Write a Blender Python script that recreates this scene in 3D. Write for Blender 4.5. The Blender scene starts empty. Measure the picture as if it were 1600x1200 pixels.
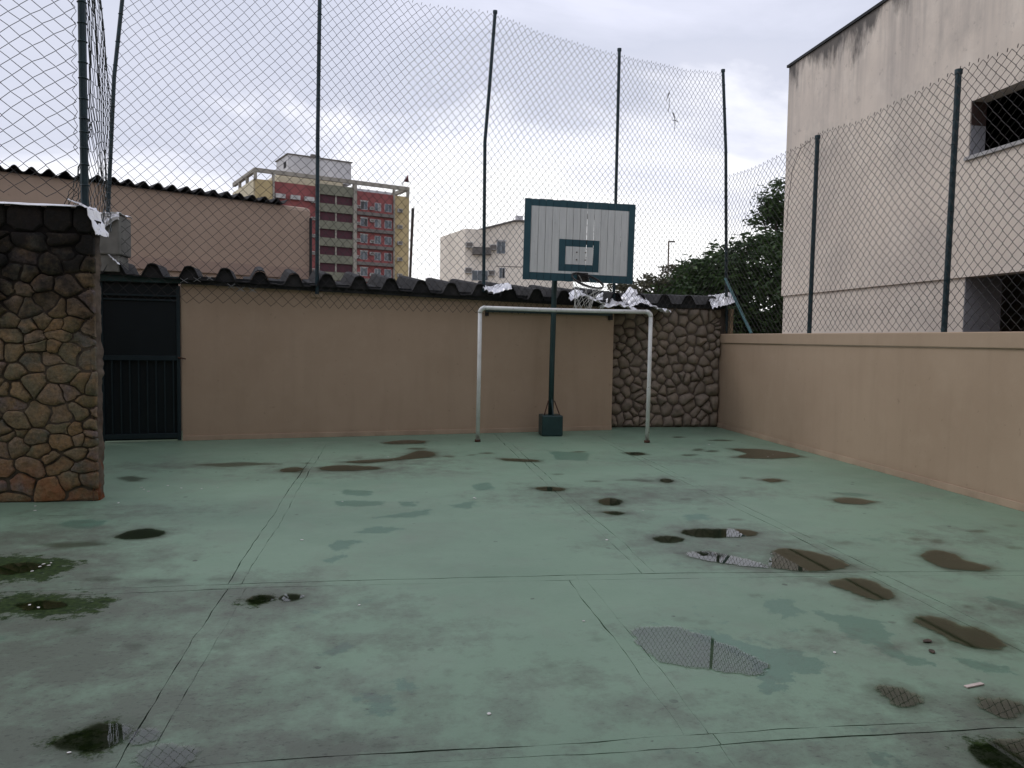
import bpy, math, random
import numpy as np
from mathutils import Vector, Matrix, noise

R = math.radians
SC = bpy.context.scene
COL = SC.collection
random.seed(11)
np.random.seed(11)

# ------------------------------------------------------------------ camera
cam_data = bpy.data.cameras.new("camera")
cam = bpy.data.objects.new("camera", cam_data)
COL.objects.link(cam)
cam_data.sensor_fit = 'HORIZONTAL'
cam_data.sensor_width = 36.0
cam_data.lens = 36.0 * 1202.0 / 1600.0
cam_data.clip_start = 0.05
cam_data.clip_end = 2000
cr, cu, cf = Vector((0.987668, -0.155843, 0.014972)), Vector((-0.005554, 0.060697, 0.998141)), Vector((0.156463, 0.985915, -0.059083))
cam.matrix_world = Matrix(((cr.x, cu.x, -cf.x, 0.0), (cr.y, cu.y, -cf.y, 0.0), (cr.z, cu.z, -cf.z, 1.6), (0, 0, 0, 1)))
SC.camera = cam

# ------------------------------------------------------------------ overcast sky
world = bpy.data.worlds.new("World")
SC.world = world
world.use_nodes = True
wt = world.node_tree
wt.nodes.clear()
def wn(t, **kw):
    n = wt.nodes.new(t)
    for k, v in kw.items():
        setattr(n, k, v)
    return n
SUN_EL, SUN_AZ = R(48), R(-72)          # azimuth measured from +Y towards +X
w_out = wn('ShaderNodeOutputWorld')
w_bg = wn('ShaderNodeBackground')
w_bg.inputs['Strength'].default_value = 0.1
w_sky = wn('ShaderNodeTexSky', sky_type='NISHITA')
w_sky.sun_disc = False
w_sky.sun_elevation = SUN_EL
w_sky.sun_rotation = SUN_AZ
w_tc = wn('ShaderNodeTexCoord')
w_map = wn('ShaderNodeMapping')
w_map.inputs['Scale'].default_value = (1.0, 1.0, 2.6)
w_map.inputs['Location'].default_value = (0.35, 0.1, 0.2)
w_n1 = wn('ShaderNodeTexNoise')
w_n1.inputs['Scale'].default_value = 2.3
w_n1.inputs['Detail'].default_value = 7
w_n1.inputs['Roughness'].default_value = 0.56
w_n1.inputs['Distortion'].default_value = 0.5
w_sep = wn('ShaderNodeSeparateXYZ')
w_m1 = wn('ShaderNodeMath', operation='MULTIPLY_ADD')
w_m1.inputs[1].default_value = 0.72
w_m1.inputs[2].default_value = -0.36
w_m2 = wn('ShaderNodeMath', operation='ADD')
w_ramp = wn('ShaderNodeValToRGB')
re = w_ramp.color_ramp
re.elements[0].position = 0.0
re.elements[0].color = (1.0, 1.0, 1.0, 1)
re.elements[1].position = 1.0
re.elements[1].color = (0.66, 0.675, 0.80, 1)
for p, c in ((0.13, (1.0, 1.0, 1.0)), (0.22, (0.78, 0.79, 0.87)), (0.29, (0.58, 0.60, 0.70)), (0.38, (0.55, 0.575, 0.68)), (0.47, (0.63, 0.65, 0.765)), (0.57, (0.72, 0.735, 0.86)), (0.68, (0.57, 0.59, 0.69)), (0.82, (0.66, 0.675, 0.79))):
    e = re.elements.new(p)
    e.color = (*c, 1)
w_sc = wn('ShaderNodeVectorMath', operation='SCALE')
w_sc.inputs['Scale'].default_value = 13.0
w_mix = wn('ShaderNodeMix', data_type='RGBA')
w_mix.inputs[0].default_value = 0.95
L = wt.links.new
L(w_tc.outputs['Generated'], w_map.inputs['Vector'])
L(w_map.outputs[0], w_n1.inputs['Vector'])
L(w_tc.outputs['Generated'], w_sep.inputs[0])
L(w_n1.outputs['Fac'], w_m1.inputs[0])
L(w_m1.outputs[0], w_m2.inputs[0])
L(w_sep.outputs['Z'], w_m2.inputs[1])
L(w_m2.outputs[0], w_ramp.inputs[0])
L(w_ramp.outputs[0], w_sc.inputs[0])
L(w_sky.outputs[0], w_mix.inputs[6])
L(w_sc.outputs[0], w_mix.inputs[7])
L(w_mix.outputs[2], w_bg.inputs['Color'])
L(w_bg.outputs[0], w_out.inputs['Surface'])

sun_d = bpy.data.lights.new("sun", 'SUN')
sun_d.energy = 0.7
sun_d.angle = R(25)
sun_d.color = (1.0, 0.97, 0.93)
sun = bpy.data.objects.new("sun", sun_d)
COL.objects.link(sun)
sd = Vector((math.sin(SUN_AZ) * math.cos(SUN_EL), math.cos(SUN_AZ) * math.cos(SUN_EL), math.sin(SUN_EL)))
sun.rotation_euler = sd.to_track_quat('Z', 'Y').to_euler()

SC.view_settings.view_transform = 'Standard'
SC.view_settings.look = 'None'
SC.view_settings.exposure = 0.0
SC.view_settings.gamma = 1.0
SC.cycles.max_bounces = 6
SC.cycles.transparent_max_bounces = 16

# ------------------------------------------------------------------ mesh helpers
class MB:
    def __init__(s):
        s.v, s.f = [], []
    def add(s, vs, fs):
        b = len(s.v)
        s.v += [tuple(v) for v in vs]
        s.f += [tuple(i + b for i in f) for f in fs]
        return s
    def box(s, x0, x1, y0, y1, z0, z1):
        return s.add([(x0, y0, z0), (x1, y0, z0), (x1, y1, z0), (x0, y1, z0), (x0, y0, z1), (x1, y0, z1), (x1, y1, z1), (x0, y1, z1)],
                     [(0, 3, 2, 1), (4, 5, 6, 7), (0, 1, 5, 4), (1, 2, 6, 5), (2, 3, 7, 6), (3, 0, 4, 7)])
    def obox(s, a, b, y0, y1, za0, za1, zb0, zb1):
        """box along plan line a->b, offsets y0..y1 to its left normal, own heights at each end"""
        a, b = Vector(a[:2]), Vector(b[:2])
        t = (b - a).normalized()
        n = Vector((-t.y, t.x))
        p = []
        for q, z0, z1 in ((a, za0, za1), (b, zb0, zb1)):
            for y in (y0, y1):
                for z in (z0, z1):
                    w = q + n * y
                    p.append((w.x, w.y, z))
        # order: a y0 z0,a y0 z1,a y1 z0,a y1 z1,b...
        return s.add(p, [(0, 2, 3, 1), (4, 5, 7, 6), (0, 1, 5, 4), (2, 6, 7, 3), (1, 3, 7, 5), (0, 4, 6, 2)])
    def tube(s, pts, r, n=8, caps=True, r2=None):
        pts = [Vector(p) for p in pts]
        m = len(pts)
        up = None
        rings = []
        for i, p in enumerate(pts):
            d = (pts[min(i + 1, m - 1)] - pts[max(i - 1, 0)])
            if d.length < 1e-9:
                d = Vector((0, 0, 1))
            d.normalize()
            if up is None:
                up = Vector((0, 0, 1)) if abs(d.z) < 0.9 else Vector((0, 1, 0))
            u = d.cross(up)
            if u.length < 1e-6:
                u = d.cross(Vector((1, 0, 0)))
            u.normalize()
            w = u.cross(d).normalized()
            up = w
            rr = r if r2 is None else r + (r2 - r) * i / max(1, m - 1)
            rings.append([p + (u * math.cos(2 * math.pi * k / n) + w * math.sin(2 * math.pi * k / n)) * rr for k in range(n)])
        vs = [q for ring in rings for q in ring]
        fs = []
        for i in range(m - 1):
            for k in range(n):
                k2 = (k + 1) % n
                fs.append((i * n + k, i * n + k2, (i + 1) * n + k2, (i + 1) * n + k))
        if caps:
            fs.append(tuple(range(n - 1, -1, -1)))
            fs.append(tuple((m - 1) * n + k for k in range(n)))
        return s.add(vs, fs)
    def torus(s, c, rad, r, mat3=None, n=28, k=6, a0=0.0, a1=2 * math.pi):
        pts = []
        full = abs(a1 - a0 - 2 * math.pi) < 1e-6
        for i in range(n + 1):
            a = a0 + (a1 - a0) * i / n
            p = Vector((rad * math.cos(a), rad * math.sin(a), 0))
            if mat3 is not None:
                p = mat3 @ p
            pts.append(Vector(c) + p)
        return s.tube(pts, r, k, caps=not full)
    def prism(s, poly, fn, d0, d1):
        """extrude a 2d polygon; fn(u,v,d) -> point"""
        n = len(poly)
        vs = [fn(u, v, d0) for u, v in poly] + [fn(u, v, d1) for u, v in poly]
        fs = [tuple(range(n - 1, -1, -1)), tuple(range(n, 2 * n))]
        for i in range(n):
            j = (i + 1) % n
            fs.append((i, j, n + j, n + i))
        return s.add(vs, fs)
    def mesh(s, name, mat=None, smooth=False):
        me = bpy.data.meshes.new(name)
        me.from_pydata(s.v, [], s.f)
        if smooth:
            me.polygons.foreach_set('use_smooth', [True] * len(me.polygons))
        if mat:
            me.materials.append(mat)
        me.update()
        return me
    def build(s, name, mat, parent=None, smooth=False, loc=None, bevel=0):
        o = bpy.data.objects.new(name, s.mesh(name, mat, smooth))
        COL.objects.link(o)
        if parent:
            o.parent = parent
        if loc:
            o.location = loc
        if bevel:
            m = o.modifiers.new('bevel', 'BEVEL')
            m.width = bevel
            m.segments = 2
            m.limit_method = 'ANGLE'
        return o

def tag(o, label=None, cat=None, group=None, kind=None):
    if label: o['label'] = label
    if cat: o['category'] = cat
    if group: o['group'] = group
    if kind: o['kind'] = kind
    return o
def empty(name, loc=(0, 0, 0), rz=0.0, label=None, cat=None, group=None, kind=None):
    o = bpy.data.objects.new(name, None)
    o.empty_display_size = 0.1
    COL.objects.link(o)
    o.location = loc
    o.rotation_euler = (0, 0, rz)
    return tag(o, label, cat, group, kind)
def put(name, me, parent, loc=(0, 0, 0), rot=(0, 0, 0), scale=(1, 1, 1)):
    o = bpy.data.objects.new(name, me)
    COL.objects.link(o)
    o.parent = parent
    o.location = loc
    o.rotation_euler = rot
    o.scale = scale
    return o
def ns(x, y=0.0, z=0.0):
    return noise.noise(Vector((x, y, z)))

# ------------------------------------------------------------------ materials
class NT:
    def __init__(s, name):
        s.m = bpy.data.materials.new(name)
        s.m.use_nodes = True
        s.t = s.m.node_tree
        s.t.nodes.clear()
        s.out = s.t.nodes.new('ShaderNodeOutputMaterial')
        s.bsdf = s.t.nodes.new('ShaderNodeBsdfPrincipled')
        s.link(s.bsdf.outputs[0], s.out.inputs['Surface'])
    def link(s, a, b):
        s.t.links.new(a, b)
    def setin(s, sock, v):
        if hasattr(v, 'is_output') or isinstance(v, bpy.types.NodeSocket):
            s.link(v, sock)
        elif isinstance(v, (tuple, list)) and sock.type == 'RGBA' and len(v) == 3:
            sock.default_value = (*v, 1)
        else:
            sock.default_value = v
    def pos(s, kind='Object', scale=None, obj=None):
        n = s.t.nodes.new('ShaderNodeTexCoord')
        if obj: n.object = obj
        o = n.outputs[kind]
        if scale:
            m = s.t.nodes.new('ShaderNodeMapping')
            s.link(o, m.inputs[0])
            m.inputs['Scale'].default_value = scale
            o = m.outputs[0]
        return o
    def wpos(s, scale=None):
        g = s.t.nodes.new('ShaderNodeNewGeometry')
        o = g.outputs['Position']
        if scale:
            m = s.t.nodes.new('ShaderNodeMapping')
            s.link(o, m.inputs[0])
            m.inputs['Scale'].default_value = scale
            o = m.outputs[0]
        return o
    def noise(s, vec, scale, detail=4, rough=0.55, dist=0.0):
        n = s.t.nodes.new('ShaderNodeTexNoise')
        s.link(vec, n.inputs['Vector'])
        n.inputs['Scale'].default_value = scale
        n.inputs['Detail'].default_value = detail
        n.inputs['Roughness'].default_value = rough
        n.inputs['Distortion'].default_value = dist
        return n.outputs['Fac']
    def vor(s, vec, scale, feature='F1', out='Distance', rnd=1.0):
        n = s.t.nodes.new('ShaderNodeTexVoronoi')
        n.feature = feature
        s.link(vec, n.inputs['Vector'])
        n.inputs['Scale'].default_value = scale
        n.inputs['Randomness'].default_value = rnd
        return n.outputs[out]
    def ramp(s, fac, a, b, lo=0.0, hi=1.0):
        n = s.t.nodes.new('ShaderNodeMapRange')
        s.link(fac, n.inputs['Value'])
        n.inputs['From Min'].default_value = a
        n.inputs['From Max'].default_value = b
        n.inputs['To Min'].default_value = lo
        n.inputs['To Max'].default_value = hi
        n.clamp = True
        return n.outputs[0]
    def math(s, op, a, b=0.0, c=0.0, clamp=False):
        n = s.t.nodes.new('ShaderNodeMath')
        n.operation = op
        n.use_clamp = clamp
        s.setin(n.inputs[0], a)
        s.setin(n.inputs[1], b)
        s.setin(n.inputs[2], c)
        return n.outputs[0]
    def mix(s, fac, a, b, mode='MIX'):
        n = s.t.nodes.new('ShaderNodeMix')
        n.data_type = 'RGBA'
        n.blend_type = mode
        s.setin(n.inputs[0], fac)
        s.setin(n.inputs[6], a)
        s.setin(n.inputs[7], b)
        return n.outputs[2]
    def attr(s, name):
        n = s.t.nodes.new('ShaderNodeAttribute')
        n.attribute_name = name
        return n.outputs['Fac']
    def rnd(s):
        return s.t.nodes.new('ShaderNodeObjectInfo').outputs['Random']
    def sep(s, vec):
        n = s.t.nodes.new('ShaderNodeSeparateXYZ')
        s.link(vec, n.inputs[0])
        return n.outputs
    def bump(s, h, strength=0.3, dist=0.01):
        n = s.t.nodes.new('ShaderNodeBump')
        s.link(h, n.inputs['Height'])
        n.inputs['Strength'].default_value = strength
        n.inputs['Distance'].default_value = dist
        s.link(n.outputs[0], s.bsdf.inputs['Normal'])
    def fin(s, color=None, rough=0.6, metal=0.0, spec=0.5):
        if color is not None: s.setin(s.bsdf.inputs['Base Color'], color)
        s.setin(s.bsdf.inputs['Roughness'], rough)
        s.setin(s.bsdf.inputs['Metallic'], metal)
        s.setin(s.bsdf.inputs['Specular IOR Level'], spec)
        return s.m

def simple(name, c1, c2, scale=6.0, rough=0.6, bump=0.15, bscale=40, metal=0.0, spec=0.4, var=0.0):
    t = NT(name)
    p = t.wpos()
    f = t.ramp(t.noise(p, scale, 5), 0.35, 0.68)
    c = t.mix(f, c1, c2)
    if var:
        c = t.mix(t.math('MULTIPLY', t.rnd(), var), c, (0.02, 0.02, 0.02))
    if bump:
        t.bump(t.noise(p, bscale, 3), bump, 0.004)
    return t.fin(c, rough, metal, spec)

def plaster(name, base, dark, lightc, streak=0.5, fine=60):
    t = NT(name)
    p = t.wpos()
    c = t.mix(t.ramp(t.noise(p, 0.7, 5), 0.38, 0.66), base, dark)
    c = t.mix(t.math('MULTIPLY', t.ramp(t.noise(p, 3.3, 6, 0.65), 0.5, 0.75), 0.45), c, lightc)
    st = t.noise(t.wpos((3.5, 3.5, 0.35)), 1.6, 5, 0.6)
    c = t.mix(t.math('MULTIPLY', t.ramp(st, 0.5, 0.78), streak), c, tuple(v * 0.62 for v in dark))
    sp = t.ramp(t.noise(p, 17.0, 2), 0.70, 0.76)
    c = t.mix(t.math('MULTIPLY', sp, 0.35), c, tuple(v * 0.5 for v in dark))
    z = t.sep(p)[2]
    low = t.math('MULTIPLY', t.ramp(z, 0.16, 0.0), t.ramp(t.noise(p, 2.6, 4), 0.42, 0.66))
    c = t.mix(t.math('MULTIPLY', low, 0.4), c, tuple(v * 0.45 for v in dark))
    t.bump(t.math('ADD', t.noise(p, fine, 3), t.math('MULTIPLY', t.noise(p, 5, 3), 1.6)), 0.25, 0.004)
    return t.fin(c, 0.78, 0, 0.25)

M = {}
M['plaster'] = plaster('tan_plaster', (0.43, 0.32, 0.226), (0.388, 0.285, 0.198), (0.455, 0.345, 0.247), 0.18)
M['plaster_far'] = plaster('far_tan_plaster', (0.405, 0.305, 0.232), (0.37, 0.277, 0.21), (0.43, 0.328, 0.25), 0.15)
M['plinth'] = plaster('tan_plinth', (0.46, 0.348, 0.248), (0.39, 0.288, 0.205), (0.5, 0.38, 0.275), 0.15)
M['green_metal'] = simple('green_enamel', (0.010, 0.036, 0.037), (0.016, 0.050, 0.050), 7, 0.42, 0.12, 60, 0, 0.5)
M['gate_metal'] = simple('gate_enamel', (0.009, 0.019, 0.024), (0.013, 0.026, 0.030), 3, 0.5, 0.1, 60, 0, 0.35)
M['gate_sheet'] = simple('gate_sheet', (0.0035, 0.0075, 0.0098), (0.005, 0.010, 0.013), 2, 0.45, 0.05, 20, 0, 0.35)
M['post'] = simple('post_paint', (0.007, 0.024, 0.032), (0.014, 0.042, 0.052), 9, 0.5, 0.15, 80, 0, 0.4)
M['brace'] = simple('brace_paint', (0.035, 0.105, 0.115), (0.055, 0.14, 0.15), 9, 0.5, 0.15, 80)
M['wire'] = simple('old_wire', (0.040, 0.035, 0.031), (0.020, 0.020, 0.022), 3, 0.6, 0, 1, 0.0, 0.3)
M['wire_green'] = simple('green_wire', (0.035, 0.05, 0.052), (0.022, 0.028, 0.03), 3, 0.6, 0, 1, 0.0, 0.3)
M['wire_light'] = simple('galvanised_wire', (0.30, 0.30, 0.29), (0.16, 0.16, 0.16), 5, 0.5, 0, 1, 0.3, 0.4)
M['white_pipe'] = None
M['mortar'] = simple('rough_mortar', (0.20, 0.165, 0.13), (0.11, 0.085, 0.07), 14, 0.9, 0.7, 30, 0, 0.2)
M['joint'] = simple('dark_mortar', (0.085, 0.070, 0.055), (0.035, 0.03, 0.026), 8, 0.95, 0.6, 40, 0, 0.1)
M['concrete'] = simple('old_concrete', (0.20, 0.195, 0.175), (0.12, 0.118, 0.105), 4, 0.85, 0.4, 30, 0, 0.2)
M['asbestos'] = simple('weathered_fibre_cement', (0.018, 0.018, 0.019), (0.046, 0.044, 0.043), 3.5, 0.85, 0.5, 35, 0, 0.2, 0.3)
M['fascia'] = simple('dark_fascia', (0.012, 0.014, 0.016), (0.028, 0.030, 0.030), 3, 0.7, 0.4, 30, 0, 0.3)
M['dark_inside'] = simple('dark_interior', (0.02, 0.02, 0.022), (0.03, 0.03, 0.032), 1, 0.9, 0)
M['board_back'] = simple('bare_wood', (0.2, 0.16, 0.11), (0.13, 0.1, 0.07), 6, 0.8)
M['rim'] = simple('black_rim', (0.012, 0.012, 0.014), (0.03, 0.022, 0.018), 20, 0.45, 0.2, 80)
M['net'] = simple('dirty_net', (0.72, 0.71, 0.67), (0.5, 0.49, 0.46), 20, 0.9, 0)
M['rust'] = simple('rusty_iron', (0.09, 0.035, 0.018), (0.035, 0.02, 0.015), 30, 0.8, 0.4, 60)
M['glass'] = simple('window_glass', (0.03, 0.045, 0.065), (0.05, 0.07, 0.09), 0.4, 0.12, 0, 1, 0, 0.6)
M['curtain'] = simple('drawn_curtain', (0.30, 0.29, 0.28), (0.22, 0.215, 0.21), 2, 0.8, 0)
M['glass_dark'] = simple('open_window', (0.012, 0.013, 0.016), (0.02, 0.02, 0.024), 1, 0.3, 0)
M['white_frame'] = simple('white_frame', (0.55, 0.55, 0.56), (0.42, 0.42, 0.43), 1, 0.6, 0)
M['ac'] = simple('ac_case', (0.48, 0.47, 0.45), (0.30, 0.29, 0.28), 1.5, 0.6, 0)
M['white_chip'] = simple('white_paper', (0.75, 0.74, 0.72), (0.6, 0.59, 0.56), 60, 0.8, 0)
M['pink_card'] = simple('pinkish_card', (0.62, 0.53, 0.48), (0.5, 0.42, 0.38), 30, 0.8, 0)
M['leaf_dead'] = simple('dead_leaf', (0.025, 0.018, 0.014), (0.09, 0.06, 0.04), 30, 0.7, 0.2)

t = NT('chipped_white_paint')
p = t.wpos()
c = t.mix(t.ramp(t.noise(p, 5, 5), 0.4, 0.7), (0.72, 0.735, 0.70), (0.58, 0.595, 0.565))
c = t.mix(t.ramp(t.noise(p, 28, 3), 0.66, 0.72), c, (0.20, 0.15, 0.11))
z = t.sep(p)[2]
rst = t.math('MULTIPLY', t.ramp(z, 0.16, 0.01), t.ramp(t.noise(p, 18, 4), 0.35, 0.6))
c = t.mix(rst, c, (0.11, 0.055, 0.025))
t.bump(t.noise(p, 50, 3), 0.2, 0.002)
M['white_pipe'] = t.fin(c, 0.42, 0, 0.5)

t = NT('crumpled_foil')
p = t.wpos()
t.bump(t.noise(p, 16, 3), 0.22, 0.01)
M['foil'] = t.fin(t.mix(t.noise(p, 9, 3), (0.90, 0.90, 0.92), (0.72, 0.72, 0.74)), 0.36, 0.35, 0.5)

# natural stone of the left wall
def stone_mat(name, painted=False):
    t = NT(name)
    p = t.wpos()
    r = t.rnd()
    n = t.t.nodes.new('ShaderNodeValToRGB')
    cr_ = n.color_ramp
    cr_.interpolation = 'CONSTANT'
    if painted:
        cols = [(0.275, 0.225, 0.172), (0.30, 0.245, 0.188), (0.26, 0.215, 0.172), (0.285, 0.235, 0.188)]
    else:
        cols = [(0.225, 0.180, 0.112), (0.27, 0.175, 0.090), (0.150, 0.138, 0.124), (0.180, 0.158, 0.10), (0.205, 0.16, 0.15), (0.30, 0.215, 0.12), (0.138, 0.133, 0.106), (0.25, 0.19, 0.135)]
    cr_.elements[0].color = (*cols[0], 1)
    cr_.elements[1].position = 1.0 / len(cols)
    cr_.elements[1].color = (*cols[1], 1)
    for i, cc in enumerate(cols[2:], 2):
        e = cr_.elements.new(i / len(cols))
        e.color = (*cc, 1)
    t.link(r, n.inputs[0])
    c = n.outputs[0]
    if not painted:
        c = t.mix(t.ramp(t.noise(p, 7, 5, 0.6), 0.42, 0.68), c, (0.29, 0.19, 0.10))
        c = t.mix(t.math('MULTIPLY', t.ramp(t.noise(p, 4.2, 5), 0.52, 0.66), 0.6), c, (0.088, 0.098, 0.052))
        c = t.mix(t.math('MULTIPLY', t.ramp(t.noise(p, 26, 6, 0.75), 0.46, 0.66), 0.7), c, (0.065, 0.056, 0.047))
        c = t.mix(t.math('MULTIPLY', t.ramp(t.noise(p, 48, 4, 0.7), 0.56, 0.7), 0.5), c, (0.36, 0.29, 0.21))
        z = t.sep(p)[2]
        red = t.math('MULTIPLY', t.ramp(z, 0.50, 0.10), t.ramp(t.noise(p, 4.5, 4), 0.42, 0.6))
        c = t.mix(t.math('MULTIPLY', red, 0.7), c, (0.28, 0.105, 0.042))
        wob = t.math('MULTIPLY_ADD', t.noise(p, 2.6, 6, 0.65), 2.4, -1.2)
        soot = t.ramp(t.math('ADD', z, wob), 1.45, 2.25)
        c = t.mix(t.math('MULTIPLY', soot, 0.94), c, (0.010, 0.010, 0.011))
        t.bump(t.math('ADD', t.noise(p, 11, 5, 0.65), t.math('MULTIPLY', t.noise(p, 55, 4, 0.7), 0.5)), 0.85, 0.02)
    else:
        c = t.mix(t.ramp(t.noise(p, 4, 5), 0.4, 0.7), c, (0.235, 0.192, 0.15))
        c = t.mix(t.math('MULTIPLY', t.ramp(t.noise(p, 9, 4), 0.52, 0.68), 0.45), c, (0.13, 0.112, 0.092))
        t.bump(t.math('ADD', t.noise(p, 12, 4, 0.6), t.math('MULTIPLY', t.noise(p, 60, 3), 0.4)), 0.5, 0.012)
    return t.fin(c, 0.86, 0, 0.2)
M['stone'] = stone_mat('field_stone')
M['stone_painted'] = stone_mat('painted_field_stone', True)
M['joint_painted'] = simple('painted_mortar', (0.15, 0.122, 0.098), (0.11, 0.09, 0.075), 8, 0.9, 0.5, 40, 0, 0.15)

# painted court floor
t = NT('green_court_paint')
p = t.wpos()
base = t.mix(t.ramp(t.noise(p, 0.55, 5), 0.36, 0.64), (0.190, 0.290, 0.203), (0.158, 0.246, 0.172))
base = t.mix(t.math('MULTIPLY', t.ramp(t.noise(p, 2.1, 6, 0.62), 0.45, 0.72), 0.65), base, (0.200, 0.295, 0.212))
base = t.mix(t.math('MULTIPLY', t.ramp(t.noise(p, 1.3, 6, 0.7, 0.4), 0.50, 0.74), 0.5), base, (0.165, 0.188, 0.150))
old = t.ramp(t.math('ADD', t.attr('patch'), t.math('MULTIPLY_ADD', t.noise(p, 12, 7, 0.72), 1.2, -0.54)), 0.48, 0.53)
oldn = t.math('MULTIPLY', t.ramp(t.math('ADD', t.noise(t.wpos((1.0, 1.3, 1.0)), 5.2, 8, 0.7, 0.3), t.math('MULTIPLY_ADD', t.noise(p, 0.8, 3), 0.5, -0.25)), 0.662, 0.672), 0.7)
old = t.math('MAXIMUM', old, oldn)
base = t.mix(t.math('MULTIPLY', old, 0.85), base, (0.092, 0.182, 0.130))
grime_shade = t.math('ADD', t.attr('grime_shade'), t.math('MULTIPLY_ADD', t.noise(p, 4.6, 9, 0.76), 1.7, -0.92))
grime_shade = t.ramp(grime_shade, 0.10, 0.62)
base = t.mix(t.math('MULTIPLY', grime_shade, 0.72), base, (0.083, 0.082, 0.067))  # dirt, with foreground shade painted into the same mask
fine = t.ramp(t.noise(t.wpos((1.0, 1.8, 1.0)), 24, 6, 0.78), 0.54, 0.66)
base = t.mix(t.math('MULTIPLY', fine, t.math('MULTIPLY_ADD', grime_shade, 0.80, 0.10)), base, (0.040, 0.042, 0.034))
scuff = t.ramp(t.noise(t.wpos((1.0, 7.0, 1.0)), 3.4, 6, 0.75), 0.66, 0.72)
base = t.mix(t.math('MULTIPLY', scuff, 0.35), base, (0.075, 0.085, 0.068))
chips = t.ramp(t.math('ADD', t.vor(p, 4.0), t.math('MULTIPLY_ADD', t.noise(p, 24, 3), 0.16, -0.08)), 0.085, 0.065)
chips = t.math('MULTIPLY', chips, t.ramp(t.noise(p, 1.9, 2), 0.50, 0.56))
chips2 = t.ramp(t.math('ADD', t.vor(t.wpos((1.0, 2.2, 1.0)), 9.0), t.math('MULTIPLY_ADD', t.noise(p, 40, 3), 0.2, -0.1)), 0.07, 0.05)
chips = t.math('MAXIMUM', chips, t.math('MULTIPLY', chips2, t.ramp(t.noise(p, 1.1, 3), 0.52, 0.6)))
base = t.mix(t.math('MULTIPLY', chips, 0.8), base, (0.050, 0.062, 0.048))
dmp = t.ramp(t.math('ADD', t.attr('damp'), t.math('MULTIPLY_ADD', t.noise(p, 9, 8, 0.72), 0.8, -0.40)), 0.34, 0.86)
base = t.mix(t.math('MULTIPLY', dmp, 0.82), base, (0.036, 0.046, 0.024))
mo = t.ramp(t.math('ADD', t.attr('moss'), t.math('MULTIPLY_ADD', t.noise(p, 8, 9, 0.78), 2.2, -1.1)), 0.46, 0.62)
base = t.mix(t.math('MULTIPLY', mo, 0.9), base, t.mix(t.ramp(t.noise(p, 30, 4), 0.35, 0.65), (0.010, 0.022, 0.006), (0.034, 0.058, 0.014)))
rough = t.math('MULTIPLY_ADD', t.noise(p, 2.4, 5), 0.22, 0.40)
rough = t.math('SUBTRACT', rough, t.math('MULTIPLY', old, 0.12))
rough = t.math('SUBTRACT', rough, t.math('MULTIPLY', dmp, 0.12))
rough = t.math('ADD', rough, t.math('MULTIPLY', mo, 0.3), clamp=True)
hh = t.math('ADD', t.noise(p, 70, 3, 0.6), t.math('MULTIPLY', t.noise(p, 8, 5, 0.6), 1.5))
hh = t.math('SUBTRACT', hh, t.math('MULTIPLY', old, 0.5))
t.bump(hh, 0.22, 0.006)
M['court'] = t.fin(base, rough, 0, t.math('MULTIPLY_ADD', mo, -0.36, 0.42))

# rain water: a thin clear film that mirrors what stands beyond it
t = NT('rain_water')
p = t.wpos()
gl = t.t.nodes.new('ShaderNodeBsdfGlossy')
gl.inputs['Roughness'].default_value = 0.0
tr = t.t.nodes.new('ShaderNodeBsdfTransparent')
tr.inputs['Color'].default_value = (0.80, 0.82, 0.72, 1)
fr = t.t.nodes.new('ShaderNodeFresnel')
fr.inputs['IOR'].default_value = 1.6
bp = t.t.nodes.new('ShaderNodeBump')
t.link(t.noise(p, 16, 3), bp.inputs['Height'])
bp.inputs['Strength'].default_value = 0.004
bp.inputs['Distance'].default_value = 0.004
t.link(bp.outputs[0], gl.inputs['Normal'])
mx = t.t.nodes.new('ShaderNodeMixShader')
sh = t.math('ADD', t.attr('shore'), t.math('MULTIPLY_ADD', t.noise(p, 11, 4, 0.6), 0.10, -0.05))
sh = t.math('ADD', sh, t.math('MULTIPLY_ADD', t.noise(p, 48, 4, 0.7), 0.05, -0.025))
sh = t.ramp(sh, -0.026, -0.010)
t.link(t.math('MULTIPLY', fr.outputs[0], sh), mx.inputs[0])
trc = t.mix(sh, (1.0, 1.0, 1.0), (0.80, 0.82, 0.72))
t.link(trc, tr.inputs['Color'])
t.link(tr.outputs[0], mx.inputs[1])
t.link(gl.outputs[0], mx.inputs[2])
t.link(mx.outputs[0], t.out.inputs['Surface'])
t.t.nodes.remove(t.bsdf)
M['water'] = t.m

# right building facade
t = NT('stained_render')
p = t.wpos()
c = t.mix(t.ramp(t.noise(p, 0.6, 5), 0.38, 0.66), (0.68, 0.595, 0.51), (0.56, 0.495, 0.435))
c = t.mix(t.math('MULTIPLY', t.ramp(t.noise(p, 1.5, 7, 0.7), 0.50, 0.70), 0.6), c, (0.76, 0.68, 0.59))
z = t.sep(p)[2]
st = t.noise(t.wpos((2.2, 2.2, 0.16)), 1.7, 6, 0.6)
hi = t.ramp(z, 5.6, 8.2)
c = t.mix(t.math('MULTIPLY', t.math('MULTIPLY', t.ramp(st, 0.44, 0.66), hi), 0.75), c, (0.31, 0.285, 0.265))
bl2 = t.ramp(t.noise(t.wpos((1, 1, 0.6)), 0.9, 7, 0.7), 0.52, 0.66)
c = t.mix(t.math('MULTIPLY', t.math('MULTIPLY', bl2, t.ramp(z, 3.6, 6.0)), 0.42), c, (0.36, 0.33, 0.30))
blk = t.ramp(t.math('ADD', t.ramp(z, 7.0, 8.3), t.math('MULTIPLY_ADD', t.noise(t.wpos((1, 1, 0.35)), 1.1, 6, 0.68), 2.4, -1.2)), 0.66, 1.0)
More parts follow.
